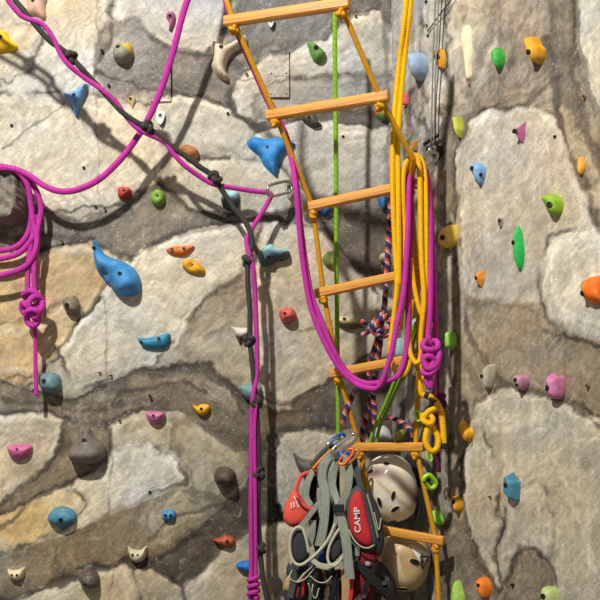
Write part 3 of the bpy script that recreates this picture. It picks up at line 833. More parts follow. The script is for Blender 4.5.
hold(L, [(-14,172),(8,169),(20,172),(26,184),(27,204),(24,219),(15,227),(3,225),(-14,217)], 28, (118,110,98), 'large rough grey rock block that the magenta rope coil hangs on', rough=.3, prof=3.0, soft=.38, tilt=(.1,-.15), n_out=70, dents=[(4,186,4,-5),(12,180,3,-5),(17,190,4,-5),(8,196,3,-5),(20,204,3,-4),(10,208,4,-5),(3,214,3,-4),(18,216,3,-3),(2,176,3,-4),(-4,200,4,-5)])
hold(L, [(92.5,243),(95,240.5),(99,243.5),(102,251),(110,257),(122,261),(133,267),(140,276),(142.5,287),(139,294),(130,297),(119,296),(112,289),(104,280),(97,270),(94,258)], 20, (62,138,200), 'large blue bird-shaped hold with two bolt holes', [(97,250.5,1.5),(123.5,277,2)], dents=[(106,277,6,-13),(112,286,5,-9),(118,266,6,4),(130,286,8,4)], soft=.85)
hold(L, [(166,251),(171,247),(180,246),(195,246),(191,253),(184,257),(172,256)], 8, (204,112,52), 'flat orange ledge hold, upper of the two grips on the pale slab', [(173,251,1.5),(185,250,1.5)])
hold(L, [(182,266),(185,260),(191,259),(199,263),(205,269),(205,274),(197,275),(187,272)], 9, (214,156,28), 'ochre oval hold right below the flat orange ledge hold', [(192,267,2.2)], dents=[(192,267,4,-3)])
hold(L, [(258,256),(262,249),(271,244),(277,248),(288,250),(290,256),(284,261),(276,262),(270,266),(261,266)], 15, (66,92,98), 'teal mushroom-like hold right of the charcoal rope below the anchor', [(269,260,1.8)], c2=(140,196,204), split=('y', .25, .25), soft=.9)
hold(L, [(63,301),(68,297),(76,297),(80,304),(80,312),(75,315),(66,311)], 14, (122,112,96), 'grey-brown stub hold right of the big magenta coil knot', [(70,307,2)], tilt=(0,-.2))
hold(L, [(138,338),(145,338),(157,336),(169,333),(171,338),(168,347),(158,350),(146,349),(140,344)], 9, (44,134,170), 'teal-blue long ledge hold above the dark painted seam', [(142.5,343,1.4),(160,340,1.8)], tilt=(0,.2))
hold(L, [(39,377),(44,373),(55,373),(61,378),(62,388),(58,393),(47,393),(41,388)], 17, (98,132,140), 'grey-blue knob hold beside the dangling magenta rope end', [(48,382,2)], tilt=(0,-.15))
hold(L, [(279,312),(284,308),(292,308),(296,313),(296,319),(290,323),(282,322)], 15, (212,92,86), 'coral red knob hold on the pale field left of the fourth rung', [(285,315,1.2)])
hold(L, [(146,412),(152,411),(164,412),(165,417),(161,423),(154,425),(148,420)], 11, (196,112,150), 'pink half-moon hold left of the small yellow grip', [(155,416,1.3)], tilt=(0,.2))
hold(L, [(192,405),(197,406),(202,404),(209,405),(210,410),(205,415),(198,414)], 7, (238,170,22), 'small yellow grip on the dark painted seam', [(202,409,1.3)])
hold(L, [(8,447),(13,445),(31,445),(33,450),(28,457),(19,460),(11,456)], 11, (198,100,148), 'pink half-moon hold near the left edge', [(20,449,1.2)], tilt=(0,.2))
hold(L, [(86,428),(90,428),(94,436),(103,443),(107,452),(104,460),(95,464),(82,464),(72,461),(69,454),(72,446),(80,440)], 22, (112,104,96), 'big dark grey drop-shaped hold in the lower left', [(88,440,2)], tilt=(0,-.35))
hold(L, [(48,518),(52,510),(60,506),(70,507),(77,513),(78,520),(72,526),(60,527),(52,524)], 14, (76,132,156), 'blue-grey oval hold under the big drop-shaped hold', [(64,519,2)])
hold(L, [(162,512),(166,510),(173,510),(176,514),(175,519),(169,521),(163,519)], 7, (68,138,190), 'small bright blue two-bolt hold above the pale cat-eared grip', [(166.5,515,1.3),(171.5,515,1.3)])
hold(L, [(214,474),(219,467),(228,467),(235,472),(236,481),(231,486),(220,485),(215,481)], 19, (84,72,60), 'dark brown round knob hold left of the vertical ropes', tilt=(0,-.1))
hold(L, [(213,540),(218,538),(226,535),(234,538),(235,544),(229,548),(221,545)], 9, (176,82,48), 'rust-red teardrop hold left of the vertical ropes', [(228,541,1.6)])
hold(L, [(236,565),(241,561),(250,561),(254,567),(250,572),(240,570)], 9, (34,112,190), 'blue hold peeking out from behind the lower magenta rope')
hold(L, [(128,547),(133,549),(140,550),(147,546),(146,556),(142,561),(135,562),(130,557)], 9, (206,196,166), 'pale grey cat-eared hold on the dark painted crack', [(134,554,1.2),(139,554,1)])
hold(L, [(8,569),(13,570),(20,569),(25,567),(24,576),(19,580),(11,578)], 8, (222,206,170), 'small cream eared hold in the bottom left corner', [(14,574,1),(19,574,1)])
hold(L, [(79,578),(83,571),(92,570),(99,575),(100,584),(95,588),(86,587)], 17, (92,82,74), 'dark grey-brown knob hold near the bottom left of the wall', [(89,582,1.2)], tilt=(0,-.1))
hold(L, [(231,327),(249,328),(250,336),(243,339),(240,346),(237,339)], 7, (64,58,52), 'cream wedge hold behind the fifth knot of the charcoal rope', c2=(214,208,192), split=('y', .1, .3), sharp=40)
hold(L, [(240,387),(246,384),(256,384),(262,388),(260,397),(252,401),(243,396)], 13, (118,148,150), 'grey-teal hold behind the vertical ropes at mid height')
hold(L, [(293,452),(301,458),(314,461),(316,470),(306,476),(300,472),(296,464)], 20, (96,92,84), 'dark grey pointed horn hold just left of the gear pile', soft=.9)
hold(L, [(307,44),(314,44),(321,49),(326,55),(323,62),(316,64),(311,58)], 12, (98,146,66), 'green hold between the lime rope and the upper ladder', [(316,52,2)])
hold(L, [(302,119),(309,115),(315,114),(319,122),(322,126),(314,129),(306,125)], 10, (84,79,72), 'dark grey hold right under the second rung', [(309,121,1.6)])
hold(L, [(375,108),(381,106),(388,109),(387,116),(383,121),(377,116)], 10, (96,160,70), 'small orange and green hold below the right end of the second rung', c2=(226,116,48), split=('y', -.3, .2))
hold(L, [(319,208),(330,206),(331,212),(324,216)], 8, (40,108,176), 'small blue hold under the third rung')
hold(L, [(322,260),(327,252),(334,252),(338,260),(334,268),(327,268)], 10, (104,128,52), 'round green hold half hidden by the lime rope', c2=(186,196,128), split=('x', .1, .15))
hold(L, [(334,321),(339,317),(348,317),(356,321),(363,327),(352,329),(341,327)], 10, (104,90,64), 'tan long hold left of the patterned rope knot', [(344,320,1.6)], c2=(208,190,136), split=('y', .0, .3))
hold(L, [(378,197),(386,195),(386,205),(383,211),(379,204)], 8, (50,112,158), 'blue pointed hold behind the third rung beside the yellow hank')
hold(L, circ(384,258,5), 8, (178,168,138), 'small beige ball hold left of the patterned rope')
hold(L, [(374,432),(378,427),(385,426),(391,433),(392,442),(374,442)], 10, (186,186,178), 'pale grey lump hold behind the sixth rung')
# right wall
hold(R, [(406,60),(411,54),(421,53),(428,58),(429,67),(424,76),(416,81),(410,72)], 14, (146,168,192), 'big pale blue ball hold right of the yellow ropes near the corner')
hold(R, [(432,57),(436,51),(444,50),(446,58),(444,69),(438,66)], 8, (230,164,40), 'yellow-orange hold behind the steel cables', [(437,57,2)])
hold(R, [(402,94),(407,95),(407,104),(402,105)], 4, (226,100,120), 'tiny pink hold in the corner behind the yellow ropes')
hold(R, [(411,143),(415,141),(418,143),(417,151),(412,151)], 5, (176,116,44), 'tiny brown hold just above the top of the yellow hank')
hold(R, [(452,118),(458,117),(462,117),(463,130),(460,138),(455,131)], 7, (192,194,72), 'yellow-green wedge hold below the tall cream hold', sharp=40)
hold(R, [(438,238),(443,231),(451,226),(458,226),(458,241),(448,248),(438,247)], 13, (232,192,80), 'pale yellow hold in the corner right of the hanging magenta strand', [(443,238,2)], tilt=(-.1,.1))
hold(R, [(445,333),(452,332),(456,336),(456,346),(449,350),(445,346)], 8, (146,206,80), 'light green block hold in the corner beside the magenta knot')
hold(R, [(459,38),(462,28),(468,25),(473,30),(474,45),(472,65),(471,78),(469,87),(466,82),(464,65),(460,48)], 5, (120,88,60), 'tall narrow cream hold scratched with dark marks', c2=(236,216,178), split=('y', -.8, .1))
hold(R, [(490,55),(494,50),(500,48),(505,54),(504,64),(499,70),(493,66)], 9, (70,170,72), 'small green hold between the tall cream hold and the orange one')
hold(R, [(523,46),(528,39),(535,38),(540,45),(545,49),(544,58),(537,65),(530,60),(526,54)], 13, (236,168,36), 'golden orange ball hold at the top of the right wall', [(528,52,2)])
hold(R, [(512,131),(520,125),(528,120),(527,132),(523,145),(517,142),(512,137)], 9, (176,98,138), 'mauve pyramid hold at the top of the pale painted rock', [(514,132,1.8)], prof=1.05, sharp=30)
hold(R, [(469,166),(474,163),(483,164),(488,168),(487,177),(482,186),(476,180),(471,174)], 10, (122,166,206), 'light blue hold with two holes left of the lime one', [(472,168,1.8),(481,174,1.3)])
hold(R, [(576,164),(580,157),(584,160),(585,168),(581,175),(577,172)], 4, (240,172,62), 'small flat orange hold near the right edge')
hold(R, [(539,198),(545,195),(556,195),(564,201),(564,211),(558,217),(550,215),(543,208)], 12, (136,180,40), 'lime green bowl-shaped hold on the pale painted rock', [(549,205,2.4)], dents=[(549,205,6,-4)])
hold(R, [(510,245),(513,232),(517,225),(523,233),(526,245),(525,260),(520,271),(513,263)], 8, (34,176,76), 'vivid green leaf-shaped hold', [(513,243,1.8)], prof=1.35)
hold(R, [(472,273),(480,271),(487,269),(486,280),(481,289),(475,284)], 7, (222,140,50), 'small orange wedge hold left of the vivid green leaf hold', [(474,278,1.4)], sharp=40, prof=1.2)
hold(R, [(577,284),(583,279),(593,276),(608,277),(610,300),(598,305),(585,302),(578,297)], 13, (60,150,60), 'big orange hold with a green patch at the right edge', [(582,294,2)], c2=(244,112,18), split=('x', -.55, .25), dents=[(590,284,5,-4)])
hold(R, [(480,376),(484,368),(491,364),(495,366),(494,378),(489,389),(482,383)], 8, (184,174,150), 'beige leaf-shaped hold, left of the two mauve ones', [(482,376,1.6)])
hold(R, [(512,377),(516,374),(526,375),(529,380),(527,387),(522,391),(515,386)], 9, (184,128,150), 'dusty mauve hold between the beige and the star-topped pink holds', [(515,380,1.5),(517,385,1.2)])
hold(R, [(543,380),(547,378),(549,372),(554,377),(564,376),(565,388),(562,398),(552,399),(545,394)], 12, (204,124,164), 'pink star-topped hold, largest on the brown painted band', [(547,388,2.4)], dents=[(549,377,4,4),(547,388,4,-3)])
hold(R, [(457,426),(462,420),(466,426),(474,430),(474,437),(468,442),(461,436)], 8, (230,166,32), 'yellow-ochre hold right of the yellow knotted loop')
hold(R, [(450,497),(456,496),(462,501),(462,509),(458,512),(452,505)], 7, (220,154,28), 'ochre ring-like hold above the orange one at the bottom', [(453,502,2)], dents=[(454,502,4,-3)])
hold(R, [(502,475),(511,471),(522,482),(522,502),(512,501),(502,494)], 10, (66,128,152), 'blue-teal box hold low on the right wall', [(505.5,485,1.8)], sharp=30, soft=.55, prof=1.1)
hold(R, [(475,581),(479,577),(487,579),(491,587),(488,598),(480,593)], 9, (242,124,30), 'bright orange hold at the foot of the right wall', [(478,585,1.2)])
hold(R, [(450,590),(455,580),(459,584),(464,596),(464,608),(450,602)], 7, (160,200,86), 'light green hold in the bottom corner left of the orange one')
hold(R, [(539,588),(546,586),(556,588),(560,598),(558,614),(540,608)], 11, (182,194,122), 'pale green hold cut by the bottom edge', [(543,596,2)])
hold(R, [(431,512),(436,510),(442,518),(442,525),(436,523)], 5, (146,216,60), 'lime green hold in the corner above the end of the lowest rung')
hold(R, [(394,341),(400,338),(405,345),(404,356),(396,358)], 6, (146,172,172), 'blue-grey hold in the corner behind the fifth rung')
hold(R, [(412,321),(418,318),(422,326),(420,334),(413,333)], 7, (164,178,188), 'pale blue-grey hold behind the yellow strands above the fifth rung', [(415,330,1.4)])
hold(R, [(395,432),(401,430),(402,438),(397,441)], 4, (190,190,80), 'tiny yellow-green hold above the sixth rung')

# bolt hangers
def hanger(px, py, wall, label, s=1.0, tail=True):
    c, ut, nn = frame(wall, px, py); z = Vector((0, 0, 1))
    t = thing('bolt_hanger', label, 'bolt hanger', c, 'bolt hangers')
    V, Fc = [], []
    prof = [(-5, 6), (0, 7.5), (5, 6), (5.5, 0), (3.5, -7), (0, -11), (-3.5, -7), (-5.5, 0)]
    for d in (.008, .018):
        V += [c+(ut*u+z*v)*.0032*s+nn*d for u, v in prof]
    n = len(prof)
    Fc = [tuple(range(n, 2*n))]+[(i, (i+1) % n, n+(i+1) % n, n+i) for i in range(n)]
    mesh_obj('plate', V, Fc, M_STEEL, t, smooth=False)
    disc(c+nn*.018+z*.004*s, nn, .011*s, .007, M_DSTEEL, 'bolt_head', t, .5)
    return t
hanger(161, 118, L, 'bare steel bolt hanger right of the crossing magenta rope', .9)
hanger(271, 23, L, 'small bolt hanger on the wall under the top rung', .7)
hanger(503, 222, R, 'tiny bolt hanger on the right wall above the vivid green leaf hold', .5)

# ------------------------------------------------------------------ ropes
def knot(c, axis, size, r, mat, parent, name='knot', tight=1.0, seed=0):
    """an overhand knot: a trefoil-shaped lump around the rope"""
    axis = Vector(axis).normalized()
    a = axis.orthogonal().normalized(); a = Matrix.Rotation(seed*1.7, 3, axis) @ a; b = axis.cross(a)
    pts = []
    for k in range(48):
        t = 2*math.pi*k/48
        x = math.sin(t)+2*math.sin(2*t); y = math.cos(t)-2*math.cos(2*t); z = -math.sin(3*t)
        pts.append(Vector(c)+(axis*x*.36+a*y*.33+b*z*.62*tight)*size)
    return tube(name, pts, r, mat, parent, closed=True, sides=10, step=.004)

# twisted pair crossing the left wall: charcoal rope with knots + magenta rope clipped to the anchor
mag_pts = [(-95,-95,3.34),(-45,-52,3.42),(2,-12,3.50),(8,0,3.51),(22,16,3.535),(42,24,3.55),(53,38,3.565),(60,53,3.58),(69,65,3.59),(85,78,3.62),(101,89,3.63),(115,101,3.65),(125,115,3.67),(137,128,3.685),(150,135,3.70),(165,142,3.72),(172,152,3.73),(184,165,3.745),(199,176,3.78),(213,184,3.80),(228,187,3.82),(246,190,3.845),(262,192,3.86),(269,193,3.865)]
mag_pts += [(271,196,3.868),(266,206,3.87),(258,219,3.87),(250,232,3.86),(246.5,240,3.85),(249,253,3.85),(253,268,3.85),(255,290,3.86),(256,320,3.86),(257,350,3.86),(257,375,3.86),(253,396,3.845),(251.5,420,3.85),(251.5,460,3.85),(251,510,3.85),(251.5,560,3.85),(251,585,3.85),(251,625,3.85)]
def near(ps, f): return [(x, y, 4-(4-Y)*(f if y < 200 else f+(1-f)*min(1, (y-200)/60))) for x, y, Y in ps]
mag = tube('rope', px3(near(mag_pts, .70)), .0096, M_MAG)
tag(mag, 'magenta rope twisted with the charcoal rope, clipped at the wall anchor and hanging down', 'rope')
tube('doubled_strand', px3([(256,404,3.845),(254.5,430,3.845),(255,470,3.845),(255.5,520,3.84),(256,560,3.84),(255.5,578,3.84)]), .0078, M_MAG, mag)
# wrapped knot at its foot
wr = []
for k in range(60):
    t = k/59; a = t*2*math.pi*3.2
    wr.append(P(253.5+4.5*math.cos(a), 577+t*22, 3.845-.02*math.sin(a)))
tube('knot', wr, .0098, M_MAG, mag, raw=False)
blk_pts = [(-93,-102,3.36),(-43,-58,3.45),(9,-12,3.53),(15,0,3.54),(25,12,3.54),(38,28,3.56),(50,41,3.575),(60,48,3.585),(70,56,3.60),(82,69,3.61),(95,83,3.64),(108,97,3.65),(122,112,3.66),(136,122,3.675),(147,127,3.69),(160,137,3.71),(172,147,3.73),(187,157,3.75),(200,167,3.77),(213,176,3.79),(222,190,3.81),(233,207,3.83),(244,220,3.84),(251,234,3.84),(252,246,3.85),(248,260,3.86),(248,285,3.86),(250,310,3.86),(250,338,3.86),(253,370,3.86),(256,401,3.86),(258,440,3.86),(259,473,3.86),(258,505,3.86),(260,548,3.86),(263,578,3.85),(268,604,3.85),(270,625,3.85)]
blk = tube('rope', px3(near(blk_pts, .70)), .0105, M_BLK)
tag(blk, 'charcoal rope with a row of knots, twisted along the magenta rope and hanging down', 'rope')
for i, (x, y, Y, ax) in enumerate([(-12,-30,3.5,(1,0,-1)),(71,57,3.60,(1,0,-1)),(147,127,3.69,(1,0,-.8)),(215,178,3.79,(1,0,-1)),(248,260,3.86,(0,0,1)),(249,340,3.86,(.1,0,1)),(256,402,3.855,(.3,0,1)),(259,473,3.855,(0,0,1)),(260,549,3.855,(0,0,1))]):
    knot(P(*near([(x, y, Y)], .70)[0]), ax, .019, .0105, M_BLK, blk, seed=i)
# hanging magenta rope + coil over the rock hold
r2 = [(206,-110,3.74),(199,-60,3.755),(192,-14,3.77),(184,10,3.78),(173,52,3.80),(161,90,3.82),(149,117,3.84),(136,139,3.855),(119,161,3.86),(98,180,3.865),(76,190,3.865),(58,191,3.865),(43,185,3.865),(30,176,3.87),(14,169,3.875),(-6,168,3.89),(-30,178,3.90),(-48,200,3.91)]
coil = tube('rope', px3(r2), .0122, M_MAG)
tag(coil, 'magenta rope sagging from the top and coiled over the rough grey rock hold, knotted below', 'rope')
CS = [
 [(-44,196,3.94),(-28,178,3.935),(-8,169,3.925),(10,170,3.92),(23,180,3.925),(30,199,3.935),(31,222,3.94),(24,240,3.94),(10,249,3.94),(-14,250,3.94),(-36,238,3.94),(-46,216,3.94)],
 [(-50,200,3.925),(-32,178,3.915),(-8,167,3.905),(10,168,3.90),(22,173,3.90),(35,188,3.915),(41,208,3.925),(37,228,3.925),(29,243,3.925),(15,255,3.925),(-14,259,3.925),(-40,246,3.925),(-52,222,3.925)],
 [(-54,206,3.91),(-36,184,3.90),(-10,170,3.89),(14,170,3.88),(27,184,3.89),(31,205,3.91),(33,222,3.915),(37,240,3.915),(31,260,3.91),(16,271,3.91),(-14,276,3.91),(-42,262,3.91),(-56,234,3.91)]]
for p in CS: tube('coil_turn', px3(p), .0112, M_MAG, coil, closed=True)
tube('coil_end', px3([(36,215,3.925),(31,245,3.93),(28,268,3.925),(27.5,298,3.92)]), .0105, M_MAG, coil)
tube('coil_end', px3([(39,222,3.915),(36,248,3.925),(34,272,3.92),(35,300,3.92)]), .0105, M_MAG, coil)
kp = [(26,298,3.92),(24,294,3.90),(31,291,3.885),(39,296,3.89),(39,305,3.90),(29,307,3.88),(23,303,3.89),(23,311,3.91),(31,315,3.88),(41,309,3.885),(42,300,3.90),(34,297,3.87),(29,303,3.86),(31,313,3.87),(38,319,3.885),(37,311,3.86),(28,311,3.86),(27,320,3.89),(33,326,3.885),(38,321,3.89),(34,316,3.87)]
tube('knot', px3(kp), .0122, M_MAG, coil)
tube('loose_end', px3([(34,322,3.905),(35.5,340,3.925),(35.5,365,3.925),(36.5,396,3.92)]), .0082, M_MAG, coil)

# lime rope
lr = tube('rope', px3([(335,-14,3.72),(335,60,3.72),(336,150,3.74),(336.5,260,3.76),(337.5,360,3.78),(338,400,3.79),(338.5,446,3.80)]), .0090, M_GRN)
tag(lr, 'straight lime green rope hanging behind the ladder rungs', 'rope')
lr2 = tube('rope', px3([(416,322,3.62),(408,345,3.62),(398,372,3.64),(386,402,3.68),(376,424,3.72),(369,444,3.74)]), .0066, M_GRN)
tag(lr2, 'short doubled lime rope slanting down behind the fifth rung', 'rope')
tube('doubled_strand', px3([(419,324,3.64),(411,349,3.65),(402,374,3.67),(390,404,3.70),(380,426,3.735),(376,446,3.75)]), .0066, M_GRN, lr2)

# navy-red patterned rope
pr = tube('rope', px3([(391,190,3.66),(390,222,3.67),(388,250,3.68),(386,285,3.69),(384,310,3.70),(381,326,3.70),(380,345,3.71),(376,372,3.76),(371,400,3.80),(364,425,3.82),(358,446,3.82),(352,462,3.80)]), .0108, M_PAT)
tag(pr, 'navy and red patterned rope with a knot, hanging behind the yellow hank', 'rope')
tube('doubled_strand', px3([(378,338,3.71),(371,360,3.74),(369,376,3.76)]), .011, M_PAT, pr)
tube('doubled_strand', px3([(374,376,3.74),(373,396,3.77),(375,420,3.79),(368,442,3.80),(360,458,3.80)]), .0108, M_PAT, pr)
tube('doubled_strand', px3([(356,388,3.73),(349,404,3.72),(344,416,3.72),(343,424,3.72)]), .0105, M_PAT, pr)
tube('side_branch', px3([(376,418,3.78),(392,418,3.76),(404,424,3.73),(412,432,3.70),(415,446,3.70)]), .010, M_PAT, pr)
kn = [(386,312,3.67),(378,318,3.66),(372,326,3.66),(380,331,3.65),(390,325,3.66),(388,316,3.66),(378,322,3.64),(374,332,3.65),(384,336,3.66),(392,330,3.67),(389,320,3.65)]
tube('knot', px3(kn), .0105, M_PAT, pr)
tube('knot_tail', px3([(378,328,3.67),(370,331,3.67),(362,335,3.66)]), .009, M_PAT, pr)
tube('knot_tail', px3([(377,326,3.67),(369,324,3.67),(361,321,3.66)]), .009, M_PAT, pr)

# ------------------------------------------------------------------ rope ladder
def back(Y): return Y+.14*min(1, max(0, (3.8-Y)/.3))
def bk(ps): return [(x, y, back(Y)) for x, y, Y in ps]
def fw(ps): return [(x, y, back(Y-.09*min(1, max(0, (x-350)/35))*min(1, max(0, (y-70)/90)))) for x, y, Y in ps]
RUNGS = [((225,22),(350,3),3.25,3.08),((267,116),(389,96),3.36,3.18),((304,208),(419,183),3.47,3.38),((315,294),(426,270),3.55,3.45),((330,374),(428,356),3.63,3.49),((352,447),(424,447),3.74,3.50),((366,527),(444,541),3.76,3.50)]
lad = thing('rope_ladder', 'rope ladder with seven wooden rungs on amber ropes hanging in the corner', 'rope ladder', P(392, 600, 3.6))
def rung(a, b):
    d = (b-a); Ln = d.length; d.normalize()
    up = Vector((0, 0, 1)); up = (up-d*up.dot(d)).normalized(); s = d.cross(up)
    h, w, c = .0168, .0165, .0045
    sec = [(-w+c, -h), (w-c, -h), (w, -h+c), (w, h-c), (w-c, h), (-w+c, h), (-w, h-c), (-w, -h+c)]
    V = []; e = .003
    for x, k in ((-Ln/2, .86), (-Ln/2+e, 1), (-Ln/4, 1), (0, 1), (Ln/4, 1), (Ln/2-e, 1), (Ln/2, .86)):
        V += [Vector((x, p*k, q*k)) for p, q in sec]
    Fc = []
    for i in range(6):
        for k in range(8): Fc.append((i*8+k, i*8+(k+1) % 8, (i+1)*8+(k+1) % 8, (i+1)*8+k))
    Fc += [tuple(reversed(range(8))), tuple(48+k for k in range(8))]
    me = bpy.data.meshes.new('rung'); me.from_pydata([tuple(v) for v in V], [], Fc)
    me.polygons.foreach_set('use_smooth', [True]*len(me.polygons)); me.set_sharp_from_angle(angle=math.radians(25))
    me.materials.append(M_WOOD)
    bm = bmesh.new(); bm.from_mesh(me); bmesh.ops.recalc_face_normals(bm, faces=bm.faces); bm.to_mesh(me); bm.free()
    o = bpy.data.objects.new('rung', me); COL.objects.link(o); o.parent = lad
    mt = Matrix((d, s, up)).transposed().to_4x4(); mt.translation = (a+b)/2-wloc(lad)
    o.matrix_local = mt
    return o
lp, rp = [], []
for (l, r, yl, yr) in RUNGS:
    a, b = P(*l, back(yl)), P(*r, back(yr)); rung(a, b)
    d = (b-a).normalized()
    lp.append(a+d*.032); rp.append(b-d*.032)
lpath = [P(219,-22,back(3.22))]+lp+[lp[-1]+Vector((.03, 0, -.4))]
rpath = [P(330,-40,back(3.05))]+rp[:2]+[P(413.5,160,back(3.29))]+rp[2:]+[rp[-1]+Vector((.02, 0, -.4))]
def straight(ps, r):
    out = []
    for p, q in zip(ps[:-1], ps[1:]):
        n = max(2, int((q-p).length/.01)); out += [p+(q-p)*(i/n) for i in range(n)]
    return out+[ps[-1]]
tube('side_rope', straight(lpath, 0), .0092, M_LYEL, lad, raw=True)
tube('side_rope', straight(rpath, 0), .0092, M_LYEL, lad, raw=True)
for i, p in enumerate(lp+rp):
    knot(p-Vector((0, .003, .031)), (0, 0, 1), .0105, .0078, M_LYEL, lad, seed=i, tight=1.2)

# magenta rope following the left ladder rope, swooping up to the steel carabiner
A = [(219,-60,3.22),(222,-16,3.25),(231,18,3.28),(250,62,3.33),(266,98,3.39),(277,119,3.41),(285,138,3.41),(292,162,3.40),(296,190,3.38),(299.5,230,3.40),(303,263,3.42),(308.5,297,3.43),(315,320,3.43),(327,347,3.43),(341,370,3.43),(355,383,3.43),(368,388,3.43),(380,385,3.43),(391,355,3.42),(396,328,3.42),(403,296,3.42),(406,262,3.42),(408,225,3.42),(408.5,190,3.43),(410,172,3.44),(414,163,3.46),(420,163,3.475),(425,172,3.47),(428,190,3.46),(430,220,3.45),(430.5,270,3.44),(430,310,3.43),(428,338,3.43)]
mA = tube('rope', px3(fw(A)), .0100, M_MAG)
tag(mA, 'magenta rope running down beside the ladder and swooping up over the steel carabiner', 'rope')
B = [(221,-60,3.24),(223,-16,3.265),(233,22,3.295),(251,62,3.345),(268,98,3.405),(279,119,3.425),(287,138,3.425),(294,164,3.415),(297.5,195,3.395),(301.5,232,3.415),(306,265,3.435),(312,297,3.445),(320,317,3.445),(333,349,3.445),(347,372,3.445),(365,383,3.445),(386,381,3.445),(399,374,3.45),(406,352,3.45),(408,320,3.45),(409,285,3.45),(410.5,240,3.45),(411,200,3.45),(412,174,3.455),(416,164,3.475),(421,164,3.49),(427,175,3.49),(430,200,3.48),(433,260,3.47),(435,320,3.47),(437,370,3.475)]
tube('doubled_strand', px3(fw(B)), .0100, M_MAG, mA)
kA = [(428,336,3.42),(430,345,3.42),(425,341,3.40),(423,347,3.39),(430,350,3.385),(437,348,3.40),(437,342,3.42),(430,342,3.43),(424,352,3.42),(424,364,3.40),(430,367,3.38),(434,360,3.385),(428,356,3.375),(424,360,3.38),(428,369,3.375),(436,364,3.385),(439,354,3.40),(435,350,3.42),(430,356,3.43),(428,368,3.42),(423,372,3.395),(430,374,3.38),(437,367,3.39),(439,358,3.40)]
tube('knot', px3(fw(kA)), .0105, M_MAG, mA)
tube('loose_end', px3(fw([(428,372,3.41),(426,380,3.40),(430,388,3.40),(431,380,3.395),(428,374,3.39)])), .0095, M_MAG, mA)
pl = tube('rope', px3(bk([(437,360,3.49),(437,384,3.49),(437,398,3.49),(436,420,3.50),(437,446,3.50),(439,472,3.51)])), .0085, M_DMAG)
tag(pl, 'thin plum rope with a knot hanging behind the yellow loop', 'rope')
knot(P(439,401,back(3.485)), (.2,0,1), .022, .0115, M_DMAG, pl)

# yellow hank over the carabiner
Y1 = [(407.5,-14,3.28),(404,25,3.30),(399,65,3.34),(395,105,3.37),(392.8,150,3.40),(393,200,3.42),(395,245,3.43),(397,285,3.43),(394,315,3.44),(391,340,3.45),(391,358,3.46),(396,372,3.46),(403,375,3.46),(409,364,3.46),(410,340,3.47),(408,300,3.47),(407,250,3.47),(405,210,3.46),(405,182,3.45),(408,166,3.44),(413,157,3.44),(419,157,3.45),(423.5,167,3.45),(425.5,190,3.44),(426,230,3.44),(426,275,3.44),(427,315,3.45),(425,345,3.46),(424,380,3.46)]
yA = tube('rope', px3(fw(Y1)), .0094, M_YEL)
tag(yA, 'yellow rope hank coming down from the top and looped over the steel carabiner', 'rope')
Y2 = [(412,-14,3.285),(409,20,3.30),(405,55,3.33),(401,95,3.36),(398,135,3.39),(398,175,3.41),(398.5,215,3.41),(399,262,3.42),(399,285,3.43)]
tube('doubled_strand', px3(fw(Y2)), .0094, M_YEL, yA)
Y3 = [(400,330,3.46),(403,290,3.44),(404.5,240,3.43),(403,200,3.42),(403,178,3.42),(406,163,3.42),(413,155,3.425),(418,160,3.43),(420,180,3.43),(420.5,220,3.43),(421.5,260,3.43),(424,300,3.43),(421,335,3.44),(421,356,3.44),(416,363,3.44),(410,352,3.45),(409,330,3.46),(412,300,3.46)]
tube('coil_turn', px3(fw(Y3)), .0094, M_YEL, yA)
tube('coil_turn', px3(fw([(411,258,3.45),(414,285,3.45),(419,308,3.445),(424,322,3.45),(426,345,3.46)])), .009, M_YEL, yA)
# tied yellow loop beside it
Y4 = [(421,352,3.42),(420.5,380,3.42),(422,394,3.42),(429,396,3.41),(436,402,3.40),(441,412,3.395),(443,428,3.395),(444,447,3.395)]
yB = tube('rope', px3(bk(Y4)), .0112, M_YEL)
tag(yB, 'yellow rope tied into a small loop above the end of the sixth rung', 'rope')
tube('loop', px3(bk([(437,408,3.385),(428,412,3.375),(424,420,3.38),(431,423,3.385),(427,430,3.38),(425.5,442,3.375),(431,451,3.375),(437,448,3.38),(438,438,3.385),(434,430,3.39),(429,424,3.395)])), .0108, M_YEL, yB)
tube('knot', px3(bk([(424,414,3.39),(423,420,3.375),(430,424,3.365),(433,419,3.37),(428,414,3.385),(424,418,3.39)])), .0098, M_YEL, yB)

for a_, b_ in (((425,394.5,3.415),(429,396.5,3.41)),((431,397.5,3.408),(436,402.5,3.40)),((444,443,3.395),(444,449,3.395))):
    tube('tape_wrap', px3(bk([a_, b_])), .0125, M_INK, yB, sides=10)

# ------------------------------------------------------------------ steel hardware
def carabiner(c, longd, wided, ln, wd, r, mat, label, name='carabiner', group='carabiners', gate=None):
    l = Vector(longd).normalized(); w = Vector(wided); w = (w-l*w.dot(l)).normalized()
    t = thing(name, label, 'carabiner', c, group)
    o = [(-.5, .0), (-.46, .34), (-.3, .5), (.15, .5), (.38, .42), (.5, .1), (.46, -.2), (.34, -.36)]
    pts = [Vector(c)+l*a*ln+w*b*wd for a, b in [(-.36, -.36), (-.47, -.2)]+o]
    tube('body', pts, r, mat, t, sides=8, step=.004)
    g = [Vector(c)+l*a*ln+w*b*wd for a, b in [(-.36, -.36), (0, -.37), (.34, -.36)]]
    gt = tube('gate', g, r*.85, gate or mat, t, sides=8, step=.006)
    n = l.cross(w)
    tube('gate_pin', [g[0]-n*r*1.5, g[0]+n*r*1.5], r*.6, M_DSTEEL, gt, sides=6, raw=True)
    return t
ca = P(279.5, 190, 3.90)
d1 = P(291, 187, 3.945)-P(268, 193, 3.865)
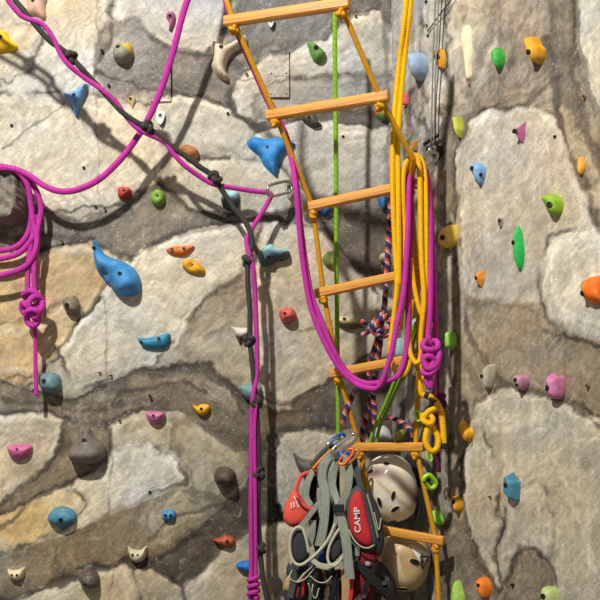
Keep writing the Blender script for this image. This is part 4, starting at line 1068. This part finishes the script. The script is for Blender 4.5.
carabiner(P(280, 189.5, 3.905), d1, (0, -.2, 1), .135, .052, .006, M_STEEL, 'steel carabiner holding the magenta rope at the left wall anchor')
hanger(290, 190, L, 'bolt hanger with a carabiner that anchors the magenta rope', 1.2)
# bracket on the right wall with its long carabiner
bc = hitR(438, 152)
br = thing('wall_bracket', 'steel wall bracket in the corner that carries the large carabiner', 'bracket', bc)
pts = [bc+RT*u+Vector((0, 0, v)) for u, v in ((-.014, .02), (.014, .02), (.016, -.012), (0, -.03), (-.016, -.012))]
mesh_obj('plate', [p-RN*.01 for p in pts]+[p+RN*.02 for p in pts], [(5, 6, 7, 8, 9)]+[(i, (i+1) % 5, 5+(i+1) % 5, 5+i) for i in range(5)], M_DSTEEL, br, smooth=False)
ring = [bc+RN*.03+(RN*math.cos(t)*.015+Vector((0, 0, 1))*math.sin(t)*.014) for t in [2*math.pi*k/16 for k in range(16)]]
tube('ring', ring, .004, M_STEEL, br, closed=True, sides=8)
disc(bc+RN*.022+Vector((0, 0, .01)), RN, .012, .008, M_STEEL, 'bolt_head', br, .5)
e0, e1 = P(414, 168, back(3.40)), P(437, 156, 3.70)
carabiner((e0+e1)/2, e1-e0, (0, -.15, 1), (e1-e0).length*1.04, .042, .0062, M_STEEL, 'large steel carabiner in the corner with the yellow hank hanging on it')
bar0, bar1 = hitR(427, 145)+RN*.015, hitR(441, 136)+RN*.015
tag(tube('steel_bar', [bar0, bar1], .007, M_BOLT, sides=8, raw=True), 'short dark steel bar slanting across the right wall above the bracket', 'bar')
cb = tube('steel_cable', [hitR(446, -14)+RN*.05, hitR(442, 60)+RN*.045, hitR(437, 146)+RN*.03], .0034, M_CABLE, sides=6, step=.03)
tag(cb, 'pair of thin grey steel cables running down the corner to the bracket', 'cable')
tube('second_strand', [hitR(449.5, -14)+RN*.05, hitR(445, 60)+RN*.045, hitR(439.5, 146)+RN*.03], .0034, M_CABLE, cb, sides=6, step=.03)
tag(tube('steel_cable', [hitR(430, 32)+RN*.012, hitR(445, 14)+RN*.02, hitR(461, -6)+RN*.02], .0025, M_BOLT, sides=6, step=.03), 'thin dark wire slanting across the top of the corner', 'cable')

# ------------------------------------------------------------------ helmets
def helmet_mat():
    m, nt, b = new_mat('worn_helmet_shell')
    at = N(nt, 'ShaderNodeAttribute', attribute_name='Col')
    tc = N(nt, 'ShaderNodeTexCoord'); co = tc.outputs['Object']
    n1 = noise(nt, co, 16, 6, .65, .5)
    c = mix(nt, at.outputs['Color'], ramp(nt, n1, [(.3, (.72, .64, .54)), (.55, (1, 1, 1)), (.75, (1.08, 1.08, 1.06))]), .7, 'MULTIPLY')
    sc = ramp(nt, noise(nt, co, 110, 3, .6, 1.0), [(.28, (1, 1, 1)), (.36, (0, 0, 0))])
    c = mix(nt, c, lin((92, 74, 56)), math_n(nt, 'MULTIPLY', sc, .35))
    nt.links.new(c, b.inputs['Base Color']); b.inputs['Roughness'].default_value = .5
    b.inputs['Coat Weight'].default_value = .05
    return m
M_HELM = helmet_mat()
def helmet(c, fwd, up, label, size, bands, vents, base, sticker=None):
    """fwd: crown axis; up: the shell's long axis"""
    f = Vector(fwd).normalized(); u = Vector(up); u = (u-f*u.dot(f)).normalized(); s = u.cross(f)
    if s.x < 0: s = -s
    rx, ry, rz = size
    t = thing('climbing_helmet', label, 'helmet', c, 'helmets in the gear pile')
    def pt(th, ph, k=1.0):
        # th: angle from the crown, ph: around
        q = 1.0
        a, b_ = math.sin(th)*math.cos(ph), math.sin(th)*math.sin(ph)
        z = math.cos(th)
        g = (abs(a)**2.3+abs(b_)**2.3+abs(z)**2.3)**(-1/2.3)
        return Vector(c)+(s*a*rx+u*b_*ry+f*z*rz)*g*k
    nT, nP = 40, 72; V = []; cc = []
    for i in range(nT+1):
        th = math.radians(1+ (104-1)*i/nT)
        for k in range(nP):
            ph = 2*math.pi*k/nP
            kk = 1+(.035 if i >= nT-2 else 0)
            x, y = math.sin(th)*math.cos(ph), math.sin(th)*math.sin(ph)
            col = np.array(base, float)
            for fn, cl, amt in bands:
                e = fn(x, y); kk -= .0*e
                col = col+(np.array(cl)-col)*e*amt
                kk += (.022 if sum(cl) > 500 else -.02)*e*(1 if amt > .7 else 0)
            V.append(pt(th, ph, kk)); cc.append(s2l(col))
    nn = len(V)
    # inner shell
    for i in range(nT+1):
        th = math.radians(1+(104-1)*i/nT)
        for k in range(nP): V.append(pt(th, 2*math.pi*k/nP, .93)); cc.append(s2l((60, 56, 52)))
    Fc = []
    for i in range(nT):
        for k in range(nP):
            k2 = (k+1) % nP
            Fc.append((i*nP+k, (i+1)*nP+k, (i+1)*nP+k2, i*nP+k2))
            Fc.append((nn+i*nP+k, nn+i*nP+k2, nn+(i+1)*nP+k2, nn+(i+1)*nP+k))
    for k in range(nP):
        k2 = (k+1) % nP
        Fc.append((nT*nP+k, nn+nT*nP+k, nn+nT*nP+k2, nT*nP+k2))
    Fc.append(tuple(range(nP))); Fc.append(tuple(nn+k for k in reversed(range(nP))))
    o = mesh_obj('shell', V, Fc, M_HELM, t, cols=np.array(cc))
    bm = bmesh.new(); bm.from_mesh(o.data); bmesh.ops.recalc_face_normals(bm, faces=bm.faces); bm.to_mesh(o.data); bm.free()
    def on(x, y, k=1.0):
        r = min(math.hypot(x, y), .999); return pt(math.asin(r), math.atan2(y, x), k)
    for (x, y, a, b_, rot) in vents:
        cr, sr = math.cos(rot), math.sin(rot); V = []; Fc = []; n = 18
        for k in range(n):
            q = 2*math.pi*k/n; dx, dy = a*math.cos(q), b_*math.sin(q)
            for sc, kk in ((1.18, 1.0), (1.12, 1.018), (1.0, 1.018), (.86, .975)):
                ex, ey = dx*sc, dy*sc
                V.append(on(x+ex*cr-ey*sr, y+ex*sr+ey*cr, kk))
        for k in range(n):
            q = 2*math.pi*k/n; dx, dy = a*.86*math.cos(q), b_*.86*math.sin(q)
            V[k*4+3] = on(x+dx*cr-dy*sr, y+dx*sr+dy*cr, 1.012)
        n0 = len(V)
        for k in range(n):
            q = 2*math.pi*k/n; dx, dy = a*.42*math.cos(q), b_*.42*math.sin(q)
            V.append(on(x+dx*cr-dy*sr, y+dx*sr+dy*cr, 1.010))
        V.append(on(x, y, 1.010)); fm = []
        for k in range(n):
            k2 = (k+1) % n
            for j in range(3): Fc.append((k*4+j, k2*4+j, k2*4+j+1, k*4+j+1)); fm.append(0 if j < 2 else 1)
            Fc.append((k*4+3, k2*4+3, n0+k2, n0+k)); fm.append(1)
            Fc.append((n0+k, n0+k2, n0+n)); fm.append(1)
        mv = mesh_obj('vent', V, Fc, None, t, cols=np.tile(s2l(np.array(base)*.9), (len(V), 1)), mats=[M_HELM, M_HOLE], fmat=fm)
    if sticker: sticker(t, on)
    # chin strap loops hanging out of the shell
    q0 = Vector(c)-f*rz*.1+s*rx*.8; q1 = Vector(c)-f*rz*.1-s*rx*.8
    ribbon('chin_strap', [q0, q0-f*.05-u*.06, Vector(c)-f*.09-u*ry*.9, q1-f*.05-u*.06, q1], .014, M_WEBB, t)
    return t
gb = lambda v, m, w: math.exp(-((v-m)/w)**2)
def band1(x, y):   # the dusty brown groove sweeping across
    q = (y-(.66-.35*x-1.1*x*x)) if x > 0 else (y-(.66-.1*x))
    return gb(q/math.sqrt(1+(.35+2.2*max(x, 0))**2), 0, .15)
def band2(x, y):
    q = y-(.97-.1*x-.75*x*x); return gb(q/math.sqrt(1+(.1+1.5*max(x, 0))**2), 0, .10)
def streak(x, y):
    return gb(x*.75+y*.66-.05, 0, .07)*(1 if -.7 < y < .5 else 0)
helmet(P(391.5, 489, 3.82), (-.12, -1, -.18), (-.25, 0, 1), 'dirty white climbing helmet above the lowest rung', (.098, .126, .105),
    [(band1, (98, 80, 62), .9), (band2, (236, 228, 206), .8), (streak, (150, 122, 92), .4)],
    [(-.46, -.12, .075, .145, .05), (.09, -.02, .07, .15, -.6), (.02, -.42, .17, .06, .28), (-.50, .70, .12, .045, .3), (.10, .84, .11, .04, -.25), (-.2, -.82, .15, .035, .0)], (232, 222, 198))
def label_patch(t, on):
    V = [on(.02, .86, 1.012), on(.86, .50, 1.012), on(.80, .36, 1.012), on(.52, .34, 1.012)]
    def grid(quad, n, k, nm, mat):
        V = []; Fc = []
        for i in range(n+1):
            for j in range(n+1):
                a, b_ = i/n, j/n
                x = (quad[0][0]*(1-a)+quad[1][0]*a)*(1-b_)+(quad[3][0]*(1-a)+quad[2][0]*a)*b_
                y = (quad[0][1]*(1-a)+quad[1][1]*a)*(1-b_)+(quad[3][1]*(1-a)+quad[2][1]*a)*b_
                V.append(on(x, y, k))
        n0 = len(V)
        for i in range(n):
            for j in range(n): Fc.append((i*(n+1)+j, (i+1)*(n+1)+j, (i+1)*(n+1)+j+1, i*(n+1)+j+1))
        return mesh_obj(nm, V, Fc, mat, t)
    s_ = grid([(.00, .72), (.86, .44), (.80, .30), (.48, .24)], 8, 1.012, 'white_sticker', M_WHITE)
    path = [(.46, .40), (.62, .02), (.80, .36), (.46, .40)]
    pts = []
    for (a, b_), (c_, d_) in zip(path[:-1], path[1:]):
        pts += [on(a+(c_-a)*k/8, b_+(d_-b_)*k/8, 1.02) for k in range(8)]
    tube('triangle_mark', pts, .0026, M_INK, s_, closed=True, raw=True, sides=6)
    tube('triangle_mark', [on(.50+.10*k/6, .46+.05*k/6-.30*k/6, 1.022) for k in range(7)], .0024, M_INK, s_, raw=True, sides=6)
def b3(x, y): return gb(y-(.34+.2*x), 0, .3)
def b4(x, y): return 1.0 if (y < .35 and y > -.45 and abs(x+.28-(-y)*.42) < .10+(.35-y)*.12 and x < .2) else 0.0
helmet(P(404, 561, 3.82), (-.05, -1, -.12), (.15, 0, 1), 'tan climbing helmet with a white sticker below the lowest rung', (.098, .115, .105),
    [(b3, (164, 128, 86), .6), (b4, (232, 214, 178), .6)],
    [(.30, .22, .20, .085, -.28), (.05, -.72, .22, .05, .12), (-.55, -.62, .12, .05, -.4)], (206, 178, 132), label_patch)

# ------------------------------------------------------------------ gear pile: harnesses, pouches, carabiners
def pad(name, outline, Y, th, mat, parent, face=None, step=.006, bulge=None):
    """a padded fabric piece with its own thickness; outline (px, py) at depth Y"""
    cp = [P(x, y, Y) for x, y in outline]
    o = catmull(cp, step, True); n = len(o)
    c = sum(o, Vector())/n
    V = []; Fc = []
    prof = [(.0, .5), (.35, .49), (.65, .46), (.88, .34), (1, 0), (.88, -.34), (.5, -.46), (0, -.5)]
    for k, (s, h) in enumerate(prof):
        if s == 0: V.append(c+Vector((0, -h*th, 0))); continue
        for p in o: V.append(c+(p-c)*s+Vector((0, -h*th, 0)))
    r = len(prof)-2
    for i in range(n): Fc.append((0, 1+i, 1+(i+1) % n))
    for k in range(r-1):
        for i in range(n):
            a = 1+k*n; b = 1+(k+1)*n; j = (i+1) % n
            Fc.append((a+i, b+i, b+j, a+j))
    last = len(V)-1; a = 1+(r-1)*n
    for i in range(n): Fc.append((last, a+(i+1) % n, a+i))
    return mesh_obj(name, V, Fc, mat, parent)
def pxm(Y): return Y/F
YG = 3.66
# 1 grey-green harness
g = thing('climbing_harness', 'sage grey webbing climbing harness hanging at the front of the gear pile', 'harness', P(325, 600, YG), 'harnesses in the gear pile')
W = 9.5*pxm(YG)
ribbon('webbing_strap', px3([(341,456,3.66),(331,456,3.635),(324,464,3.62),(322,478,3.62),(325,492,3.615),(325,510,3.61),(323,528,3.61),(319,546,3.615)]), W*.95, M_WEB, g)
ribbon('webbing_strap', px3([(334,458,3.64),(331,470,3.63),(328,484,3.63),(331,496,3.62),(327,508,3.635)]), W*.8, M_WEB, g, tw=(.3, -.5))
ribbon('webbing_strap', px3([(338,456,3.63),(344,458,3.615),(349,468,3.61),(349,482,3.61),(346,494,3.61),(340,505,3.60)]), W*.75, M_WEB, g, tw=(.5, -.3))
ribbon('webbing_strap', px3([(340,458,3.64),(335,470,3.63),(333,484,3.625),(336,496,3.615),(338,507,3.60)]), W*.65, M_WEB, g, tw=(-.4, .2))
ribbon('webbing_strap', px3([(338,508,3.598),(342,522,3.595),(346,540,3.59),(348,560,3.59),(350,579,3.592)]), W, M_WEB, g)
ribbon('webbing_strap', px3([(336,508,3.60),(335,524,3.60),(328,540,3.605),(318,554,3.61),(310,566,3.615)]), W*.42, M_WEB, g)
ribbon('webbing_strap', px3([(326,494,3.62),(315,508,3.615),(306,520,3.615),(297,530,3.62)]), W*.55, M_WEB, g)
ribbon('webbing_strap', px3([(313,520,3.63),(312,534,3.63),(309,546,3.635)]), W*.7, M_WEB, g)
ribbon('webbing_strap', px3([(313,470,3.66),(308,482,3.655),(306,496,3.655),(311,506,3.65)]), W*.7, M_WEB, g, tw=(.4, -.4))
ribbon('webbing_strap', px3([(343,512,3.61),(352,526,3.605),(357,542,3.61),(357,556,3.615)]), W*.5, M_WEB, g)
buck = P(338.5, 508, 3.585)
bo = mesh_obj('buckle', [buck+Vector((x*.021, y*.008, z*.013)) for z in (-1, 1) for y in (-1, 1) for x in (-1, 1)],
    [(0, 1, 3, 2), (4, 6, 7, 5), (0, 4, 5, 1), (2, 3, 7, 6), (0, 2, 6, 4), (1, 5, 7, 3)], M_INK, g, smooth=False)
bo.modifiers.new('b', 'BEVEL').width = .003
# leg loops: padded ring seen at an angle
pad('leg_pad', [(296,529),(303,529),(307,538),(310,552),(307,560),(299,564),(293,557),(291,543)], 3.63, .05, M_PAD, g)
tube('edge_binding', px3([(309,553,3.605),(306,538,3.60),(302,528.5,3.60),(296,528,3.60),(291,536,3.605),(290,550,3.61),(293,561,3.605),(300,565,3.60),(309,560,3.60),(319,551,3.60),(329,538,3.602),(335,524,3.60)]), .0058, M_BIND, g, sides=8)
pad('leg_pad', [(336,537),(341,539),(343,548),(339,557),(333,561),(330,553),(331,544)], 3.625, .04, M_PAD, g)
tube('edge_binding', px3([(340,528,3.60),(334,537,3.60),(329,548,3.605),(328,560,3.605),(333,566,3.60),(340,561,3.60),(345,550,3.60),(346,542,3.605)]), .0056, M_BIND, g, sides=8)
pad('blue_lining', [(306,562),(316,555),(324,549),(328,556),(320,564),(310,569)], 3.64, .03, M_BLUE, g)
pad('blue_lining', [(343,545),(350,542),(356,548),(355,558),(347,562),(341,559)], 3.635, .03, M_BLUE, g)
ribbon('webbing_strap', px3([(312,560,3.60),(320,565,3.598),(330,566,3.60),(338,563,3.605)]), W*.5, M_BIND, g)
tube('edge_binding', px3([(292,558,3.64),(290,572,3.635),(296,582,3.63),(304,574,3.62),(312,566,3.615),(318,556,3.61)]), .004, M_BIND, g, sides=8)

# 2 red and slate harness at the right with printed letters
h2 = thing('climbing_harness', 'red and slate harness with a padded printed leg loop, right side of the gear pile', 'harness', P(364, 600, 3.62), 'harnesses in the gear pile')
ribbon('webbing_strap', px3([(353,452,3.68),(355,464,3.64),(358,476,3.62),(361,490,3.61)]), 6*pxm(3.6), M_WEBD, h2)
pad('slate_border', [(353,488),(359,485),(366,492),(371,508),(376,530),(378,546),(371,551),(360,549),(351,540),(346,526),(345,510),(348,496)], 3.615, .045, M_WEBD, h2)
rpn = pad('red_panel', [(355,492),(360,491),(364,499),(367,514),(371,532),(372,544),(365,546),(356,540),(350,528),(348.5,514),(350,501)], 3.596, .034, M_RED, h2)
pad('slate_side_pad', [(366,490),(373,496),(379,509),(383,526),(384,544),(380,556),(375,552),(375,536),(371,514)], 3.63, .045, M_PAD, h2)
tube('edge_binding', px3([(349,530,3.585),(354,540,3.583),(361,546.5,3.58),(368,548,3.58),(374,545,3.585)]), .0028, M_BIND, h2, sides=6)
tube('edge_binding', px3([(367,494,3.598),(371,508,3.595),(375,524,3.595),(378,538,3.60)]), .0045, M_WEB, h2, sides=6)
tube('edge_binding', px3([(374,512,3.60),(377,524,3.60),(379,530,3.60),(381,518,3.605)]), .0022, M_BIND, h2, sides=6)
cu = bpy.data.curves.new('print', 'FONT'); cu.body = 'CAMP'; cu.size = .052; cu.extrude = .0012; cu.offset = .0006
cu.align_x = 'CENTER'; cu.align_y = 'CENTER'
tmp = bpy.data.objects.new('tmp', cu); COL.objects.link(tmp); bpy.context.view_layer.update()
tm = bpy.data.meshes.new_from_object(tmp.evaluated_get(bpy.context.evaluated_depsgraph_get())); bpy.data.objects.remove(tmp)
tm.materials.clear(); tm.materials.append(M_WHITE)
xs = [v.co.x for v in tm.vertices]; sx_ = .090/(max(xs)-min(xs))
for v in tm.vertices: v.co.x *= sx_; v.co.y *= .58
to = bpy.data.objects.new('printed_letters', tm); COL.objects.link(to); to.parent = rpn
# letters run upwards, facing the viewer
rot = Matrix(((0, -1, 0), (0, 0, -1), (1, 0, 0))).to_4x4()
rot = Matrix.Rotation(math.radians(-3), 4, 'Y') @ rot
rot.translation = P(357.5, 520, 3.5765)-wloc(rpn); to.matrix_local = rot

# 3 coral pouch hanging left on a red strap
pc = thing('chalk_pouch', 'coral red pouch on a red strap at the left side of the gear pile', 'pouch', P(297, 526, 3.66))
pbd = pad('pouch_body', [(293,491),(298,492),(303,500),(310,507),(312,514),(306,522),(298,527),(289,526),(283.5,519),(284,509),(288,499)], 3.66, .075, M_CORAL, pc)
tube('drawstring_rim', px3([(297,498,3.625),(302,506,3.62),(309,512,3.625),(306,519,3.62),(297,523,3.622),(289,525,3.63)]), .004, M_DRED, pc, sides=8)
tube('strap', px3([(317,472,3.67),(307,473,3.66),(301,476,3.655),(298,483,3.65),(296,493,3.65),(299,503,3.64),(308,508,3.64),(315,508,3.645)]), .0075, M_CORAL, pc, sides=8, flat=.5)
for (a, b_) in (((291,503),(292,509)), ((293.5,502),(294.5,508)), ((296,500),(299,508)), ((294,496),(296,500))):
    tube('worn_print', px3([(*a, 3.622), (*b_, 3.6205)]), .0024, M_WHITE, pbd, sides=6)

# 4 dark harness bundle at the bottom
dk = thing('climbing_harness', 'black and red harness bundle with tan webbing at the bottom of the gear pile', 'harness', P(335, 640, 3.68), 'harnesses in the gear pile')
pad('dark_pad', [(290,562),(310,566),(330,570),(352,566),(376,560),(392,576),(398,600),(396,640),(290,640),(284,600),(286,578)], 3.72, .10, M_PAD, dk)
pad('red_patch', [(299,580),(305,576),(305,588),(304,597),(296,598),(296,588)], 3.65, .03, M_RED, dk)
pad('tan_patch', [(286,578),(291,575),(294,584),(289,592),(284,588)], 3.65, .03, M_TAN, dk)
ribbon('webbing_strap', px3([(344,566,3.635),(346,582,3.63),(346,604,3.63),(345,640,3.64)]), 9*pxm(3.63), M_TAN, dk)
ribbon('webbing_strap', px3([(353,568,3.63),(352,584,3.625),(350,606,3.625),(350,640,3.63)]), 4*pxm(3.63), M_RED, dk)
pad('maroon_pouch', [(360,548),(370,547),(376,554),(376,566),(368,574),(360,570),(358,558)], 3.645, .05, M_DRED, dk)
pad('maroon_pouch', [(356,572),(366,574),(374,584),(372,606),(358,606),(354,588)], 3.66, .04, M_DRED, dk)
ribbon('webbing_strap', px3([(358,560,3.63),(366,572,3.615),(376,582,3.61),(388,592,3.61),(400,606,3.62)]), 9*pxm(3.6), M_WEBB, dk)
ribbon('webbing_strap', px3([(376,560,3.63),(372,574,3.615),(366,588,3.61),(362,606,3.62)]), 6*pxm(3.6), M_WEBB, dk)
for i, p in enumerate([[(296,570),(300,586),(298,606)],[(306,572),(311,584),(310,606)],[(316,570),(314,586),(318,606)],[(322,570),(328,586),(325,606)],[(332,566),(334,584),(331,606)],[(288,566),(294,574),(290,598)],[(340,570),(337,586),(340,606)],[(376,588),(384,596),(380,612)]]):
    ribbon('webbing_strap', px3([(*q, 3.635-.004*(i % 3)) for q in p]), (3.5+(i % 3)*1.6)*pxm(3.63), (M_WEBB, M_WEBD, M_WEBB, simple('brown_webbing_%d' % i, (86, 66, 44), .85))[i % 4], dk, tw=(.5*((-1)**i), -.4*((-1)**i)))
for p in ([(292,570),(290,578),(297,582),(306,578),(316,566)], [(310,576),(318,582),(326,582),(332,576)], [(313,584),(312,594),(316,598),(319,588)]):
    tube('piping', px3([(*q, 3.622) for q in p]), .0025, M_BIND, dk, sides=6)
tube('gear_loop', px3([(308,583,3.62),(311,594,3.615),(309,606,3.62)]), .0032, M_STEEL, dk, sides=6)
pad('oval_badge', [(365.5,562),(369,561.5),(371,564),(369,566),(365.5,565.5)], 3.612, .008, simple('badge', (150,150,176), .5), dk)
for (x, y) in ((384,583),(387,579),(360,598),(364,596),(356,600)):
    c = P(x, y, 3.60); disc(c, LN, .007, .006, M_STEEL, 'metal_ring', dk, .5)

# hanging sling, carabiners at the top
sl = tube('sling', px3([(312,466,3.66),(318,458,3.655),(326,450,3.655),(334,446,3.66)]), .010, M_WEBD, sides=8, flat=.5)
tag(sl, 'dark grey quickdraw sling slanting from the horn hold up to the carabiners', 'sling')
tag(tube('sling', px3([(313,469,3.645),(320,461,3.64),(328,453,3.64),(335,448,3.645)]), .0062, simple('orange_cord', (226,120,44), .7), sides=8), 'orange cord sling lying along the dark quickdraw sling', 'sling')
def cb_px(a, b, wd, r, mat, label, up=(0, -.2, 1), gate=None):
    p, q = P(*a), P(*b); carabiner((p+q)/2, q-p, up, (q-p).length, wd, r, mat, label, gate=gate)
M_SILV = simple('brushed_silver', (214, 212, 204), .3, .9, .2)
cb_px((332,453,3.61), (357,435,3.66), .044, .0065, M_SILV, 'silver carabiner at the top of the gear pile clipped over the ladder rope', up=(-.6, 0, -1))
cb_px((328,449,3.64), (341,440,3.66), .034, .0055, M_STEEL, 'small steel carabiner left of the silver one above the sage harness')
cb_px((340,464,3.60), (352,449,3.63), .030, .0055, M_ORG, 'orange carabiner above the sage harness shoulder', up=(1, 0, .3))
cb_px((346,463,3.61), (358,450,3.65), .026, .0055, simple('copper_anodised', (196,128,84), .35, .5, .2), 'copper-coloured carabiner beside the left end of the sixth rung', up=(1, 0, .3))
cb_px((331,444,3.67), (345,436,3.69), .03, .006, M_BLUA, 'blue carabiner under the end of the lime rope')
cb_px((339,456,3.625), (352,459,3.63), .034, .007, M_BLUA, 'blue carabiner between the sage straps under the silver carabiner', up=(0, 0, 1))
ribbon_b = ribbon('sling', px3([(347,462,3.66),(350,474,3.655),(354,486,3.65),(352,498,3.65)]), 7*pxm(3.6), M_WEBB)
tag(ribbon_b, 'black sling hanging between the sage harness and the red harness', 'sling')
tag(ribbon('sling', px3([(330,462,3.68),(330,490,3.67),(332,520,3.67),(330,548,3.67),(322,566,3.67)]), 20*pxm(3.6), M_WEBB), 'wide black strap behind the sage harness', 'sling')
tag(ribbon('sling', px3([(312,476,3.69),(311,500,3.69),(316,530,3.69),(322,556,3.69)]), 12*pxm(3.6), M_WEBB), 'black strap behind the coral pouch', 'sling')
tag(ribbon('sling', px3([(404,458,3.84),(416,470,3.81),(421,490,3.79),(421,512,3.79),(417,534,3.79),(421,556,3.79),(420,580,3.79)]), 11*pxm(3.8), M_WEBB, face=Vector((.1,-1,0))), 'added black strip standing in for the corner shade right of the two helmets', 'sling')  # no real strap: a dark strip added in place of the corner's shade
# lime carabiners by the right ladder rope
cb_px((425,477,3.60), (434,487,3.62), .036, .0085, M_LIME, 'lime green carabiner behind the ladder rope right of the white helmet', up=(1, 0, 1))
cb_px((418,421,3.62), (417,411,3.62), .022, .0045, M_LIME, 'lime carabiner left of the tied yellow loop', up=(1, 0, 0))
cb_px((430,461,3.62), (428,452,3.62), .018, .0042, M_LIME, 'small lime carabiner under the end of the sixth rung', up=(1, 0, 0))

# ------------------------------------------------------------------ light, world, camera
def lamp(name, kind, loc, target, energy, size, color):
    d = bpy.data.lights.new(name, kind); d.energy = energy; d.color = color
    if kind == 'AREA': d.shape = 'DISK'; d.size = size
    o = bpy.data.objects.new(name, d); COL.objects.link(o); o.location = loc
    o.rotation_euler = (Vector(target)-Vector(loc)).to_track_quat('-Z', 'Y').to_euler()
    return o
lamp('ceiling_spotlight', 'AREA', (-1.75, .1, 5.4), (-.2, 4, 1.7), 385, .2, (1.0, .965, .90))
w = bpy.data.worlds.new('gym_ambient'); SC.world = w; w.use_nodes = True
bg = w.node_tree.nodes['Background']; bg.inputs[0].default_value = (1.0, .97, .93, 1); bg.inputs[1].default_value = .26
cam = bpy.data.cameras.new('camera'); co = bpy.data.objects.new('camera', cam); COL.objects.link(co)
co.location = (0, 0, CZ); co.rotation_euler = (math.radians(90), 0, 0)
cam.sensor_width = 36; cam.lens = 36*F/600; cam.shift_y = (HOR-300)/600
cam.clip_start = .05; SC.camera = co
SC.view_settings.view_transform = 'Standard'; SC.view_settings.look = 'None'
SC.view_settings.gamma = 1; SC.view_settings.use_curve_mapping = False
SC.view_settings.exposure = 0.0
